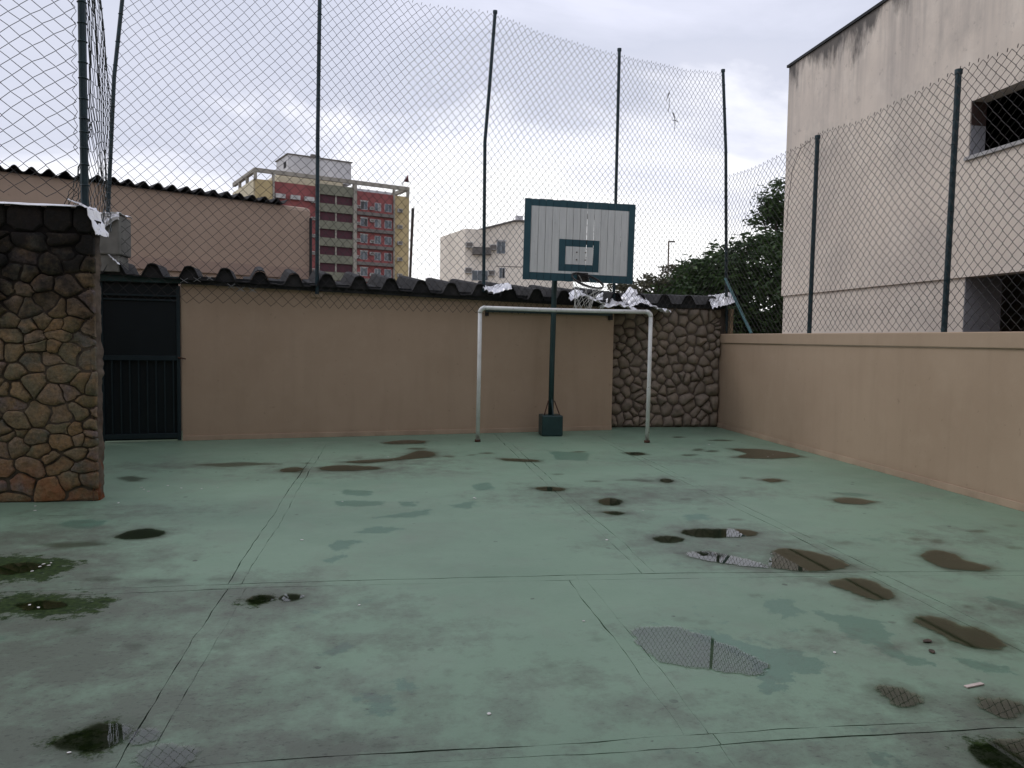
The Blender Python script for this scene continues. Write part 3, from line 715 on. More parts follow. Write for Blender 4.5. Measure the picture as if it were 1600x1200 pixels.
FLAKES = [
    (-2.538, 8.388, 'tiny white flake in the loose row in front of the gate', 'white flakes scattered on the court'),
    (-2.482, 8.282, 'tiny white flake in the loose row in front of the gate', 'white flakes scattered on the court'),
    (-2.408, 8.177, 'tiny white flake in the loose row in front of the gate', 'white flakes scattered on the court'),
    (-2.304, 8.474, 'tiny white flake in the loose row in front of the gate', 'white flakes scattered on the court'),
    (-2.131, 8.321, 'tiny white flake in the loose row in front of the gate', 'white flakes scattered on the court'),
    (-1.918, 8.27, 'tiny white flake in the loose row in front of the gate', 'white flakes scattered on the court'),
    (-1.772, 8.327, 'tiny white flake in the loose row in front of the gate', 'white flakes scattered on the court'),
    (-2.517, 7.64, 'tiny white flake just right of the left stone wall', 'white flakes scattered on the court'),
    (-3.206, 7.563, 'tiny white flake at the foot of the left stone wall', 'white flakes scattered on the court'),
    (-3.126, 7.372, 'tiny white flake at the foot of the left stone wall', 'white flakes scattered on the court'),
    (-0.674, 6.117, 'white flake left of centre beside the left floor joint', 'white flakes scattered on the court'),
    (-0.025, 10.3, 'tiny white flake at the slim puddle left of the goal', 'white flakes scattered on the court'),
    (0.05, 10.079, 'tiny white flake at the slim puddle left of the goal', 'white flakes scattered on the court'),
    (0.848, 7.555, 'tiny white flake in the middle of the far field', 'white flakes scattered on the court'),
    (0.838, 7.587, 'tiny white flake in the middle of the far field', 'white flakes scattered on the court'),
    (1.719, 5.876, 'tiny white flake on the double joint right of centre', 'white flakes scattered on the court'),
    (1.094, 4.167, 'white flake above the large pale puddle', 'white flakes scattered on the court'),
    (-0.175, 4.577, 'tiny white flake below the transverse joint left of centre', 'white flakes scattered on the court'),
    (0.424, 3.162, 'tiny white flake near the bottom centre of the floor', 'white flakes scattered on the court'),
    (5.418, 10.21, 'tiny white flake near the flat forked puddle by the right wall', 'white flakes scattered on the court'),
    (5.223, 9.984, 'tiny white flake near the flat forked puddle by the right wall', 'white flakes scattered on the court'),
    (4.89, 11.227, 'tiny white flake between right goal post and right wall', 'white flakes scattered on the court'),
    (2.281, 3.583, 'tiny white flake right of the large pale puddle', 'white flakes scattered on the court'),
    (2.359, 6.875, 'tiny white flake below the worn grey strip', 'white flakes scattered on the court'),
    (-0.449, 7.517, 'tiny white flake on the old paint patch left of centre', 'white flakes scattered on the court'),
    (-2.348, 5.644, 'tiny white flake in the moss above the joint at left', 'white flakes scattered on the court'),
    (-2.347, 5.584, 'tiny white flake in the moss above the joint at left', 'white flakes scattered on the court'),
    (-2.301, 5.609, 'tiny white flake in the moss above the joint at left', 'white flakes scattered on the court'),
    (-2.353, 5.483, 'tiny white flake in the moss above the joint at left', 'white flakes scattered on the court'),
    (-2.31, 5.67, 'tiny white flake in the moss above the joint at left', 'white flakes scattered on the court'),
    (-2.006, 4.744, 'tiny white flake in the moss below the joint at left', 'white flakes scattered on the court'),
    (-2.075, 4.795, 'tiny white flake in the moss below the joint at left', 'white flakes scattered on the court'),
    (-1.198, 3.062, 'tiny white flake under the dark puddle at lower left', 'white flakes scattered on the court')]


def sdist(P, poly):
    """signed distance of points P (n,2) to a polygon, positive inside"""
    poly = np.asarray(poly, float)
    d = np.full(len(P), 1e9)
    inside = np.zeros(len(P), bool)
    n = len(poly)
    for i in range(n):
        a, b = poly[i], poly[(i + 1) % n]
        ab = b - a
        tt = np.clip(((P - a) @ ab) / (ab @ ab + 1e-12), 0, 1)
        d = np.minimum(d, np.hypot(*(P - (a + tt[:, None] * ab)).T))
        cond = (a[1] > P[:, 1]) != (b[1] > P[:, 1])
        xi = a[0] + (P[:, 1] - a[1]) * (b[0] - a[0]) / (b[1] - a[1] + 1e-12)
        inside ^= cond & (P[:, 0] < xi)
    return np.where(inside, d, -d)

def fields(P):
    damp = np.zeros(len(P)); patch = np.zeros(len(P)); moss = np.zeros(len(P)); grime_shade = np.zeros(len(P))
    for poly in PUDDLES:
        s = sdist(P, poly['p'])
        damp = np.maximum(damp, np.clip(0.78 + s / 0.22, 0, 1) * poly.get('d', 1.0))
        grime_shade = np.maximum(grime_shade, np.clip(0.62 + s / 0.9, 0, 0.62) * poly.get('g', 0.6))
    for poly in DAMP:
        damp = np.maximum(damp, np.clip(0.60 + sdist(P, poly) / 0.16, 0, 1))
    for poly in PATCH:
        patch = np.maximum(patch, np.clip(0.5 + sdist(P, poly) / 0.22, 0, 1))
    for poly in MOSS:
        moss = np.maximum(moss, np.clip(0.5 + sdist(P, poly) / 0.4, 0, 1))
        grime_shade = np.maximum(grime_shade, np.clip(0.7 + sdist(P, poly) / 1.1, 0, 0.7))
    for x, y, rx, ry, k in GRIME_SHADE:
        q = np.hypot((P[:, 0] - x) / rx, (P[:, 1] - y) / ry)
        grime_shade = np.maximum(grime_shade, k * np.clip(1.25 - q, 0, 1))
    return damp, patch, moss, grime_shade

T1 = lambda x: 5.05 - 0.025 * x - 0.009 * x * x
T2 = lambda x: 2.90 - 0.008 * x - 0.006 * x * x
XL, XR, YF, YB = -7.0, 6.085, -4.0, 13.75
strip = 0.10
floor = empty('court_floor', (0, 0, 0), 0, 'green painted concrete court floor with puddles and worn patches', kind='structure')
fb = MB().add([(XL, YF, -0.03), (XR, YF, -0.03), (XR, YB, -0.03), (XL, YB, -0.03)], [(0, 1, 2, 3)])
fb.build('joint_bed', M['joint'], floor)
def gap(s, seed):
    a = ns(s * 0.55, seed * 7.3)
    b = ns(s * 5.0, seed * 3.1, 5.0)
    c_ = ns(s * 17.0, seed * 1.9, 8.0)
    return 0.0005 + max(0.0, 0.0010 + a * 0.005 + b * 0.004 + c_ * 0.0025)
def wob(s, seed):
    return ns(s * 0.8, seed * 5.7, 2.0) * 0.022 + ns(s * 3.0, seed * 4.1, 4.0) * 0.010 + ns(s * 8.0, seed * 2.9, 7.0) * 0.006
def slab(name, x0, x1, y0, y1, seeds, step=0.06):
    """x0,x1 numbers, y0,y1 functions of x; seeds name the shared joint lines (left, right, near, far)"""
    nx = max(2, int((x1 - x0) / step) + 1)
    ym = abs(y1((x0 + x1) / 2) - y0((x0 + x1) / 2))
    ny = max(2, int(ym / step) + 1)
    V = []
    for j in range(ny):
        v = j / (ny - 1)
        for i in range(nx):
            u = i / (nx - 1)
            xx = x0 + (x1 - x0) * u
            ya, yb = y0(xx), y1(xx)
            yy = ya + (yb - ya) * v
            xa = x0 + wob(yy, seeds[0]) + gap(yy, seeds[0])
            xb = x1 + wob(yy, seeds[1]) - gap(yy, seeds[1])
            ya2 = ya + wob(xx, seeds[2]) + gap(xx, seeds[2])
            yb2 = yb + wob(xx, seeds[3]) - gap(xx, seeds[3])
            V.append((xa + (xb - xa) * u, ya2 + (yb2 - ya2) * v, 0.0))
    Fc = [(j * nx + i, j * nx + i + 1, (j + 1) * nx + i + 1, (j + 1) * nx + i) for j in range(ny - 1) for i in range(nx - 1)]
    # skirt into the joint
    ring = [i for i in range(nx)] + [j * nx + nx - 1 for j in range(1, ny)] + [(ny - 1) * nx + i for i in range(nx - 2, -1, -1)] + [j * nx for j in range(ny - 2, 0, -1)]
    b = len(V)
    V += [(V[k][0], V[k][1], -0.028) for k in ring]
    n = len(ring)
    Fc += [(ring[k], b + k, b + (k + 1) % n, ring[(k + 1) % n]) for k in range(n)]
    me = bpy.data.meshes.new(name)
    me.from_pydata(V, [], Fc)
    me.materials.append(M['court'])
    P = np.array(V)[:, :2]
    for nm, arr in zip(('damp', 'patch', 'moss', 'grime_shade'), fields(P)):
        at = me.attributes.new(nm, 'FLOAT', 'POINT')
        at.data.foreach_set('value', arr.astype(np.float32))
    o = bpy.data.objects.new(name, me)
    COL.objects.link(o)
    o.parent = floor
    return o
T1u, T1l = T1, lambda x: T1(x) - strip
T2u, T2l = T2, lambda x: T2(x) - 0.075
k_ = lambda v: (lambda x: v)
BK, FR = k_(YB), k_(YF)
# joint lines are numbered so that neighbours share their wobble
slab('floor_slab', XL, -1.02, k_(7.16), BK, (1, 2, 20, 21))
slab('floor_slab', XL, -1.02, T1u, k_(7.16), (1, 2, 22, 20))
slab('floor_strip', -1.02, -0.93, T1u, BK, (2, 3, 22, 21))
slab('floor_slab', -0.93, 1.72, T1u, BK, (3, 4, 22, 21))
slab('floor_strip', 1.72, 1.82, T1u, BK, (4, 5, 22, 21))
slab('floor_slab', 1.82, 3.31, T1u, BK, (5, 6, 22, 21))
slab('floor_strip', 3.31, 3.42, T1u, BK, (6, 7, 22, 21))
slab('floor_slab', 3.42, XR, T1u, BK, (7, 8, 22, 21))
slab('floor_strip', XL, -1.0, T1l, T1u, (1, 9, 23, 22))
slab('floor_strip', -1.0, 1.25, T1l, T1u, (9, 10, 23, 22))
slab('floor_strip', 1.25, 3.36, T1l, T1u, (10, 11, 23, 22))
slab('floor_strip', 3.36, XR, T1l, T1u, (11, 8, 23, 22))
slab('floor_slab', XL, -1.0, T2u, T1l, (1, 12, 24, 23), 0.05)
slab('floor_strip', -1.0, -0.89, T2u, T1l, (12, 13, 24, 23), 0.05)
slab('floor_slab', -0.89, 1.19, T2u, T1l, (13, 14, 24, 23), 0.05)
slab('floor_strip', 1.19, 1.30, T2u, T1l, (14, 15, 24, 23), 0.05)
slab('floor_slab', 1.30, 3.28, T2u, T1l, (15, 16, 24, 23), 0.05)
slab('floor_strip', 3.28, 3.39, T2u, T1l, (16, 17, 24, 23), 0.05)
slab('floor_slab', 3.39, XR, T2u, T1l, (17, 8, 24, 23), 0.05)
slab('floor_strip', XL, 1.30, T2l, T2u, (1, 18, 25, 24))
slab('floor_strip', 1.30, XR, T2l, T2u, (18, 8, 25, 24))
slab('floor_slab', XL, 1.30, FR, T2l, (1, 19, 26, 25), 0.08)
slab('floor_slab', 1.30, XR, FR, T2l, (19, 8, 26, 25), 0.08)

# puddles: thin sheets of water with rounded ragged outlines
def chaikin(p, n=2):
    p = [Vector(q) for q in p]
    for _ in range(n):
        q = []
        for i in range(len(p)):
            a, b = p[i], p[(i + 1) % len(p)]
            q += [a * 0.75 + b * 0.25, a * 0.25 + b * 0.75]
        p = q
    return p
for k, pd in enumerate(PUDDLES):
    poly = np.array([tuple(q) for q in chaikin(pd['p'], 2)])
    lo, hi = poly.min(0) - 0.06, poly.max(0) + 0.06
    st = max(0.012, float(min(hi - lo)) / 26)
    nx_, ny_ = int((hi[0] - lo[0]) / st) + 1, int((hi[1] - lo[1]) / st) + 1
    gx, gy = np.meshgrid(np.linspace(lo[0], hi[0], nx_ + 1), np.linspace(lo[1], hi[1], ny_ + 1))
    P_ = np.stack([gx.ravel(), gy.ravel()], 1)
    sd_ = sdist(P_, poly)
    n1 = nx_ + 1
    keep, used = [], {}
    vs, sv = [], []
    for b in range(ny_):
        for a in range(nx_):
            ids = (b * n1 + a, b * n1 + a + 1, (b + 1) * n1 + a + 1, (b + 1) * n1 + a)
            if max(sd_[q] for q in ids) > -0.045:
                f_ = []
                for q in ids:
                    if q not in used:
                        used[q] = len(vs)
                        vs.append((P_[q][0], P_[q][1], 0.004))
                        sv.append(sd_[q])
                    f_.append(used[q])
                keep.append(tuple(f_))
    me = bpy.data.meshes.new('puddle')
    me.from_pydata(vs, [], keep)
    me.materials.append(M['water'])
    at = me.attributes.new('shore', 'FLOAT', 'POINT')
    at.data.foreach_set('value', np.array(sv, np.float32))
    o = bpy.data.objects.new('puddle', me)
    COL.objects.link(o)
    tag(o, pd['l'], None, 'rain puddles on the court', 'structure')

# unseen blocks added behind and left of the viewer to shade the foreground
hs = empty('shade_block', (0, -1.7, 0), 0, 'unseen tan block with overhead slab, added behind the viewer for shade', 'shade_block')
MB().box(-9.5, 6.0, -7.3, 0.0, 0, 9.5).build('wall', M['plaster_far'], hs)
MB().box(-2.98, 5.9, 0.002, 2.5, 3.25, 3.40).build('shade_slab', M['concrete'], hs)  # added overhead slab, only there to shade the near floor
tag(MB().box(-9.5, -3.0, -1.69, 3.3, 0, 7.5).build('side_shade_block', M['plaster_far']), 'lower unseen tan block added at the left to shade the floor', 'shade_block')

# ------------------------------------------------------------------ back wall
WA, WB = Vector((-3.06, 12.057)), Vector((3.90, 13.200))
WT = (WB - WA).normalized()
WN = Vector((-WT.y, WT.x))          # away from the camera
WLEN = (WB - WA).length
def wpt(s, off, z):
    q = WA + WT * s + WN * off
    return Vector((q.x, q.y, z))
def ztop(s):
    return 2.335 - 0.0235 * s
back = empty('rendered_wall', (WA.x, WA.y, 0), 0, 'tan rendered wall at the far end behind the goal', 'wall')
def wb(): return MB()
def world_child(mb, name, mat, parent, **kw):
    o = mb.build(name, mat, parent, **kw)
    o.matrix_parent_inverse = Matrix.Translation(parent.location).inverted()
    return o
# the wall face in many cells so that it is not dead flat
mb = MB()
NS_, NZ_ = 60, 18
for j in range(NZ_ + 1):
    for i in range(NS_ + 1):
        s = WLEN * i / NS_
        z = ztop(s) * j / NZ_
        mb.v.append(tuple(wpt(s, ns(s * 0.6, z * 0.8, 3) * 0.006, z)))
for j in range(NZ_):
    for i in range(NS_):
        a = j * (NS_ + 1) + i
        mb.f.append((a, a + 1, a + NS_ + 2, a + NS_ + 1))
b_ = len(mb.v)
mb.add([wpt(WLEN, 0, 0), wpt(WLEN, 0.2, 0), wpt(WLEN, 0.2, ztop(WLEN)), wpt(WLEN, 0, ztop(WLEN)), wpt(0, 0, 0), wpt(0, 0.2, 0), wpt(0, 0.2, ztop(0)), wpt(0, 0, ztop(0))],
       [(0, 1, 2, 3), (4, 7, 6, 5), (1, 5, 6, 2), (3, 2, 6, 7)])
world_child(mb, 'render_face', M['plaster'], back, smooth=False)
world_child(MB().obox(wpt(0, 0, 0), wpt(WLEN, 0, 0), -0.018, -0.001, 0.0, 0.075, 0.0, 0.075), 'plinth', M['plinth'], back, bevel=0.004)
world_child(MB().obox(wpt(-0.01, 0, 0), wpt(WLEN + 0.02, 0, 0), -0.07, 0.2, ztop(0) + 0.001, ztop(0) + 0.118, ztop(WLEN) + 0.001, ztop(WLEN) + 0.118), 'fascia_beam', M['fascia'], back)
pad = wpt(1.95, -0.001, 0)
world_child(MB().obox(wpt(1.86, 0, 0), wpt(2.04, 0, 0), -0.03, -0.008, 2.19, 2.28, 2.19, 2.28), 'post_pad', M['plinth'], back, bevel=0.006)

# stone panel wall to the right of it
def voronoi(x0, x1, z0, z1, n, seed, relax=1, aspect=1.0, irregular=0.0, warp=0.03):
    rng = random.Random(seed)
    pts = []
    tries = 0
    rad = math.sqrt((x1 - x0) * (z1 - z0) / n) * 0.72
    while len(pts) < n and tries < 20000:
        tries += 1
        q = (rng.uniform(x0, x1), rng.uniform(z0, z1))
        rr = rad * (1 - irregular * rng.random())
        if all(math.hypot(q[0] - a, (q[1] - b) * aspect) > rr for a, b in pts):
            pts.append(q)
    def cells(pts):
        out = []
        for i, (px, pz) in enumerate(pts):
            poly = [(x0, z0), (x1, z0), (x1, z1), (x0, z1)]
            near = sorted(range(len(pts)), key=lambda j: (pts[j][0] - px) ** 2 + (pts[j][1] - pz) ** 2)[1:24]
            for j in near:
                qx, qz = pts[j]
                mx_, mz_ = (px + qx) / 2, (pz + qz) / 2
                nx_, nz_ = qx - px, qz - pz
                res = []
                for k in range(len(poly)):
                    a, b = poly[k], poly[(k + 1) % len(poly)]
                    da = (a[0] - mx_) * nx_ + (a[1] - mz_) * nz_
                    db = (b[0] - mx_) * nx_ + (b[1] - mz_) * nz_
                    if da <= 0: res.append(a)
                    if (da < 0 < db) or (db < 0 < da):
                        t_ = da / (da - db)
                        res.append((a[0] + (b[0] - a[0]) * t_, a[1] + (b[1] - a[1]) * t_))
                poly = res
                if not poly: break
            if len(poly) >= 3: out.append(poly)
        return out
    for _ in range(relax):
        cs = cells(pts)
        if len(cs) == len(pts):
            pts = [(0.35 * q[0] + 0.65 * sum(a for a, b in c) / len(c), 0.35 * q[1] + 0.65 * sum(b for a, b in c) / len(c)) for q, c in zip(pts, cs)]
    out = []
    for poly in cells(pts):
        # shared edges bend the same way on both sides
        q = []
        for k in range(len(poly)):
            a, b = poly[k], poly[(k + 1) % len(poly)]
            l_ = math.hypot(b[0] - a[0], b[1] - a[1])
            m_ = 3 if l_ > 0.12 else (2 if l_ > 0.05 else 1)
            for j in range(m_):
                t_ = j / m_
                x_, z_ = a[0] + (b[0] - a[0]) * t_, a[1] + (b[1] - a[1]) * t_
                ed = min(1.0, (x_ - x0) / 0.03, (x1 - x_) / 0.03, (z_ - z0) / 0.03, (z1 - z_) / 0.03)
                ed = max(0.0, ed)
                q.append((x_ + warp * ed * (ns(x_ * 7, z_ * 7, seed) + 0.5 * ns(x_ * 17, z_ * 17, seed + 3)), z_ + warp * ed * (ns(x_ * 7, z_ * 7, seed + 11) + 0.5 * ns(x_ * 17, z_ * 17, seed + 13))))
        out.append(q)
    return out
def stone_mesh(poly, shrink, depth, seed, mat, fn, rounds=2, flat_=False):
    """a rough stone standing proud of the wall; fn(u, v, d) -> point relative to the stone"""
    cx_ = sum(a for a, b in poly) / len(poly)
    cz_ = sum(b for a, b in poly) / len(poly)
    pts = chaikin(poly, rounds)
    step_ = max(1, len(pts) // 16)
    pts = pts[::step_]
    size = max(math.hypot(q.x - cx_, q.y - cz_) for q in pts)
    prof_ = ((0.98, depth * 0.55), (0.90, depth * 0.92), (0.55, depth * 1.05)) if flat_ else ((0.97, depth * 0.30), (0.80, depth * 0.76), (0.46, depth * 1.02))
    prof_old = ((0.985, depth * 0.62), (0.93, depth * 0.93), (0.6, depth * 1.03)) if flat_ else ((0.98, depth * 0.35), (0.84, depth * 0.82), (0.5, depth * 1.03))
    def ring(k, d, jit):
        o = []
        for i, q in enumerate(pts):
            v = Vector((q.x - cx_, q.y - cz_))
            l = max(1e-4, v.length)
            kk = max(0.05, (l - shrink) / l) * k
            jn = 1 + jit * ns(q.x * 7 + seed, q.y * 7, seed)
            o.append(fn(v.x * kk * jn, v.y * kk * jn, d * (1 + 0.35 * ns(q.x * 5, q.y * 5, seed + 9))))
        return o
    n = len(pts)
    V = ring(1.0, -0.012, 0.03) + ring(*prof_[0], 0.05) + ring(*prof_[1], 0.09) + ring(*prof_[2], 0.2)
    V.append(fn(0, 0, depth * (1.06 + 0.15 * ns(seed, 1.5))))
    F_ = []
    for r_ in range(3):
        for i in range(n):
            j = (i + 1) % n
            F_.append((r_ * n + i, r_ * n + j, (r_ + 1) * n + j, (r_ + 1) * n + i))
    for i in range(n):
        F_.append((3 * n + i, 3 * n + (i + 1) % n, 4 * n))
    mb = MB().add(V, F_)
    return mb, (cx_, cz_)

SY = 13.63
sp_ = empty('stone_panel_wall', (3.95, SY, 0), 0, 'fieldstone wall panel painted brown in the far right corner', 'wall')
world_child(MB().box(3.93, 6.24, SY - 0.028, SY + 0.25, 0, 2.209), 'mortar_bed', M['joint_painted'], sp_)
fnA = lambda u, v, d: (u, -d, v)
for k, poly in enumerate(voronoi(3.97, 6.07, 0.01, 2.20, 150, 5, 1, 1.15, 0.7)):
    mb, (cx_, cz_) = stone_mesh(poly, random.choice((0.0, 0.002, 0.006)), 0.06 + 0.065 * random.random(), k * 1.7, None, fnA, 2)
    o = mb.build('stone', M['stone_painted'], sp_, smooth=True)
    o.location = (cx_ - 3.95, 0.004, cz_)
tb = MB().box(6.165, 6.215, 13.36, 13.62, 1.75, 2.2)
tag(tb.build('timber_prop', simple('raw_timber', (0.26, 0.19, 0.11), (0.19, 0.135, 0.08), 6, 0.8), None), 'short raw timber prop between stone panel and corner post', 'prop')

# ------------------------------------------------------------------ right wall
RX = 6.08
rw = empty('boundary_wall', (RX, 6, 0), 0, 'tan rendered boundary wall with coping along the right side', 'wall')
mb = MB()
NY_, NZ2 = 90, 12
for j in range(NZ2 + 1):
    for i in range(NY_ + 1):
        y = -4 + 17.63 * i / NY_
        z = 1.57 * j / NZ2
        mb.v.append((RX + ns(y * 0.5, z * 0.9, 8) * 0.007, y, z))
for j in range(NZ2):
    for i in range(NY_):
        a = j * (NY_ + 1) + i
        mb.f.append((a + 1, a, a + NY_ + 1, a + NY_ + 2))
mb.add([(RX + 0.2, -4, 0), (RX + 0.2, 13.63, 0), (RX + 0.2, 13.63, 1.57), (RX + 0.2, -4, 1.57)], [(0, 1, 2, 3)])
world_child(mb, 'render_face', M['plaster'], rw)
world_child(MB().box(RX - 0.022, RX + 0.225, -4, 13.60, 1.572, 1.742), 'coping', M['plaster'], rw, bevel=0.012)
world_child(MB().box(RX - 0.018, RX - 0.008, -4, 13.60, 0.0, 0.078), 'plinth', M['plinth'], rw, bevel=0.003)

# ------------------------------------------------------------------ gate in the left far corner
GA, GB = Vector((-4.14, 11.88)), Vector((-3.075, 12.05))
gt = empty('metal_gate', (GA.x, GA.y, 0), 0, 'dark green metal gate with barred lower half beside the tan wall', 'gate')
glen = (GB - GA).length
gt.rotation_euler.z = math.atan2((GB - GA).y, (GB - GA).x)
def gp(mb, name, mat, **kw): return mb.build(name, mat, gt, **kw)
gp(MB().box(0.0, 0.055, -0.03, 0.03, 0.012, 2.33), 'stile', M['gate_metal'], bevel=0.004)
gp(MB().box(glen - 0.05, glen, -0.03, 0.03, 0.012, 2.30), 'stile', M['gate_metal'], bevel=0.004)
for z, hgt in ((0.05, 0.07), (1.20, 0.07), (2.07, 0.025), (2.135, 0.025)):
    gp(MB().box(0.056, glen - 0.051, -0.028, 0.022, z, z + hgt), 'rail', M['gate_metal'], bevel=0.003)
gp(MB().box(0.056, glen - 0.051, -0.006, 0.0, 1.272, 2.068), 'sheet_panel', M['gate_sheet'])
gp(MB().box(0.056, glen - 0.051, -0.006, 0.0, 2.162, 2.30), 'top_panel', M['gate_sheet'])
gp(MB().box(0.02, glen - 0.02, 0.031, 0.037, 0.02, 2.334), 'back_sheet', M['gate_sheet'])
bar = MB().box(-0.008, 0.008, -0.02, -0.004, 0.122, 1.198).mesh('bar', M['gate_metal'])
for i in range(8):
    put('bar', bar, gt, (0.16 + i * 0.117, 0, 0))
lt = MB().tube([(glen - 0.03, -0.035, 1.24), (glen + 0.03, -0.06, 1.235), (glen + 0.075, -0.05, 1.225)], 0.012, 6)
gp(lt, 'latch', M['rust'])
gp(MB().box(-0.06, glen + 0.02, -0.07, 0.14, 2.335, 2.43), 'lintel', M['green_metal'], bevel=0.004)

# wall beside the gate passage and the stub pillar above the gate
tag(MB().box(-4.45, -4.25, 7.96, 11.80, 0, 2.45).build('side_wall', M['plaster']), 'tan side wall behind the stone wall, next to the gate', 'wall')
st_ = empty('concrete_stub', (-4.12, 11.98, 2.46), 0, 'grey concrete block with foil cap above the gate', 'pillar')
MB().box(-0.35, 0.30, -0.24, 0.2, 0.0, 0.24).build('shaft', M['concrete'], st_, bevel=0.012)
MB().box(-0.38, 0.33, -0.28, 0.24, 0.241, 0.80).build('block', M['concrete'], st_, bevel=0.02)

# ------------------------------------------------------------------ corrugated roof over the back wall
rf = empty('tile_roof', (WA.x, WA.y, 2.3), 0, 'weathered dark fibre cement roof of deep ridged tiles behind the fence', 'roof')
def tile_mesh(pitch, h, length, rise, seed):
    prof = [(-0.5, 0.0), (-0.33, 0.0), (-0.29, 0.04 * h), (-0.13, h * 0.90), (-0.05, h), (0.05, h), (0.13, h * 0.90), (0.29, 0.04 * h), (0.33, 0.0), (0.5, 0.0)]
    prof = [(u * pitch, v) for u, v in prof]
    mb = MB()
    n = len(prof)
    NL = 6
    for d in range(NL + 1):
        y = length * d / NL
        for u, v in prof:
            mb.v.append((u, y, v + rise * d / NL + 0.004 * ns(u * 4, y * 3, seed)))
        for u, v in prof:
            mb.v.append((u, y, v + rise * d / NL - 0.016 + 0.004 * ns(u * 4, y * 3, seed)))
    for d in range(NL):
        for i in range(n - 1):
            a = d * 2 * n + i
            mb.f.append((a, a + 1, a + 2 * n + 1, a + 2 * n))
            a += n
            mb.f.append((a + 1, a, a + 2 * n, a + 2 * n + 1))
    for i in range(n - 1):
        mb.f.append((i, i + n, i + n + 1, i + 1))
        e = NL * 2 * n
        mb.f.append((e + i + 1, e + i + n + 1, e + i + n, e + i))
    pl = [(u, v - 0.017) for u, v in prof[1:-1]]
    yb = 0.05
    mb.add([(u, yb, v) for u, v in pl] + [(prof[-2][0], yb, -0.02), (prof[1][0], yb, -0.02)], [tuple(range(len(pl) + 2))])
    return mb.mesh('roof_tile', M['asbestos'])
rang = math.atan2(WT.y, WT.x)
tms = [tile_mesh(0.50, 0.185, 1.75, 0.20, s) for s in (1, 5, 9)]
tms0 = [tile_mesh(0.50, 0.185, 1.3, 0.06, s) for s in (1, 5, 9)]
for i in range(17):
    s = -0.86 + 0.492 * i
    q = wpt(s, -0.15 - 0.03 * random.random(), 0)
    z = 2.440 - 0.0268 * (s + 0.9) + 0.012 * random.uniform(-1, 1)
    o = put('roof_tile', (tms if i > 3 else tms0)[i % 3], rf, (q.x - WA.x, q.y - WA.y, z - 2.3), (0, R(1.35) + R(random.uniform(-0.5, 0.5)), rang + R(random.uniform(-1.2, 1.2))))
tms2 = [tile_mesh(0.47, 0.16, 1.3, 0.09, s) for s in (2, 6)]
for i in range(5):
    o = put('roof_tile', tms2[i % 2], rf, (4.02 + 0.46 * i - WA.x, SY - 0.13 - WA.y, 2.275 - 2.3 + 0.008 * random.uniform(-1, 1)), (0, R(random.uniform(-0.6, 0.6)), R(random.uniform(-1, 1))))
fs_ = MB().box(3.92, 6.15, SY - 0.09, SY + 0.2, 2.212, 2.27)
o = fs_.build('fascia_strip', M['fascia'], rf)
o.location = (-WA.x, -WA.y, -2.3)
fc = MB()
for i in range(17):
    s = -0.86 + 0.492 * i
# rear wall carrying the roof
tag(MB().obox(wpt(-1.3, 0, 0), wpt(WLEN - 0.2, 0, 0), 1.3, 1.45, 0, 2.40, 0, 2.22).build('shed_rear_wall', M['plaster_far']), 'plain rear wall under the far edge of the ridged roof', 'wall')

# ------------------------------------------------------------------ green rail on the wall under the crossbar
rl = MB().obox(wpt(4.68, 0, 0), wpt(7.0, 0, 0), -0.07, -0.025, 2.035, 2.085, 2.02, 2.07)
tag(rl.build('wall_rail', M['green_metal'], None, bevel=0.004), 'thin green steel rail fixed high on the wall behind the crossbar', 'rail')
rlo = bpy.data.objects['wall_rail']
MB().obox(wpt(6.94, 0, 0), wpt(7.0, 0, 0), -0.075, -0.002, 1.95, 2.02, 1.95, 2.02).build('bracket', M['fascia'], rlo)
MB().obox(wpt(4.68, 0, 0), wpt(4.74, 0, 0), -0.024, -0.002, 1.97, 2.03, 1.97, 2.03).build('bracket', M['fascia'], rlo)

# ------------------------------------------------------------------ left stone wall
LX, LY = -2.725, 7.75
ls = empty('stone_wall', (LX, LY, 0), 0, 'tall rough fieldstone wall blackened at the top, at the left edge', 'wall')
LH = 2.765
mb = MB().box(-6.2, LX - 0.035, LY + 0.002, LY + 0.22, 0, LH - 0.02)
t = NT('sooty_mortar')
p = t.wpos()
c = t.mix(t.ramp(t.noise(p, 9, 5), 0.4, 0.65), (0.12, 0.098, 0.076), (0.05, 0.042, 0.035))
c = t.mix(t.math('MULTIPLY', t.ramp(t.math('ADD', t.sep(p)[2], t.math('MULTIPLY_ADD', t.noise(p, 2.6, 6, 0.65), 2.4, -1.2)), 1.45, 2.25), 0.95), c, (0.010, 0.010, 0.011))
t.bump(t.noise(p, 40, 4), 0.6, 0.01)
world_child(mb, 'mortar_bed', t.fin(c, 0.95, 0, 0.1), ls)
fnB = lambda u, v, d: (u, -d, v)
SQ = 1.3
cells_ = [[(a, b / SQ) for a, b in poly] for poly in voronoi(-5.0, LX, 0.0, (LH - 0.25) * SQ, 225, 24, 1, 1.0, 0.85, 0.05)]
for k, poly in enumerate(cells_):
    mb, (cx_, cz_) = stone_mesh(poly, random.choice((0.002, 0.004, 0.008, 0.014)), 0.014 + 0.034 * random.random(), k * 2.3 + 0.7, None, fnB, 1 if k % 3 else 2, True)
    o = mb.build('stone', M['stone'], ls, smooth=(k % 2 != 0))
    o.location = (cx_ - LX, 0.014, cz_)
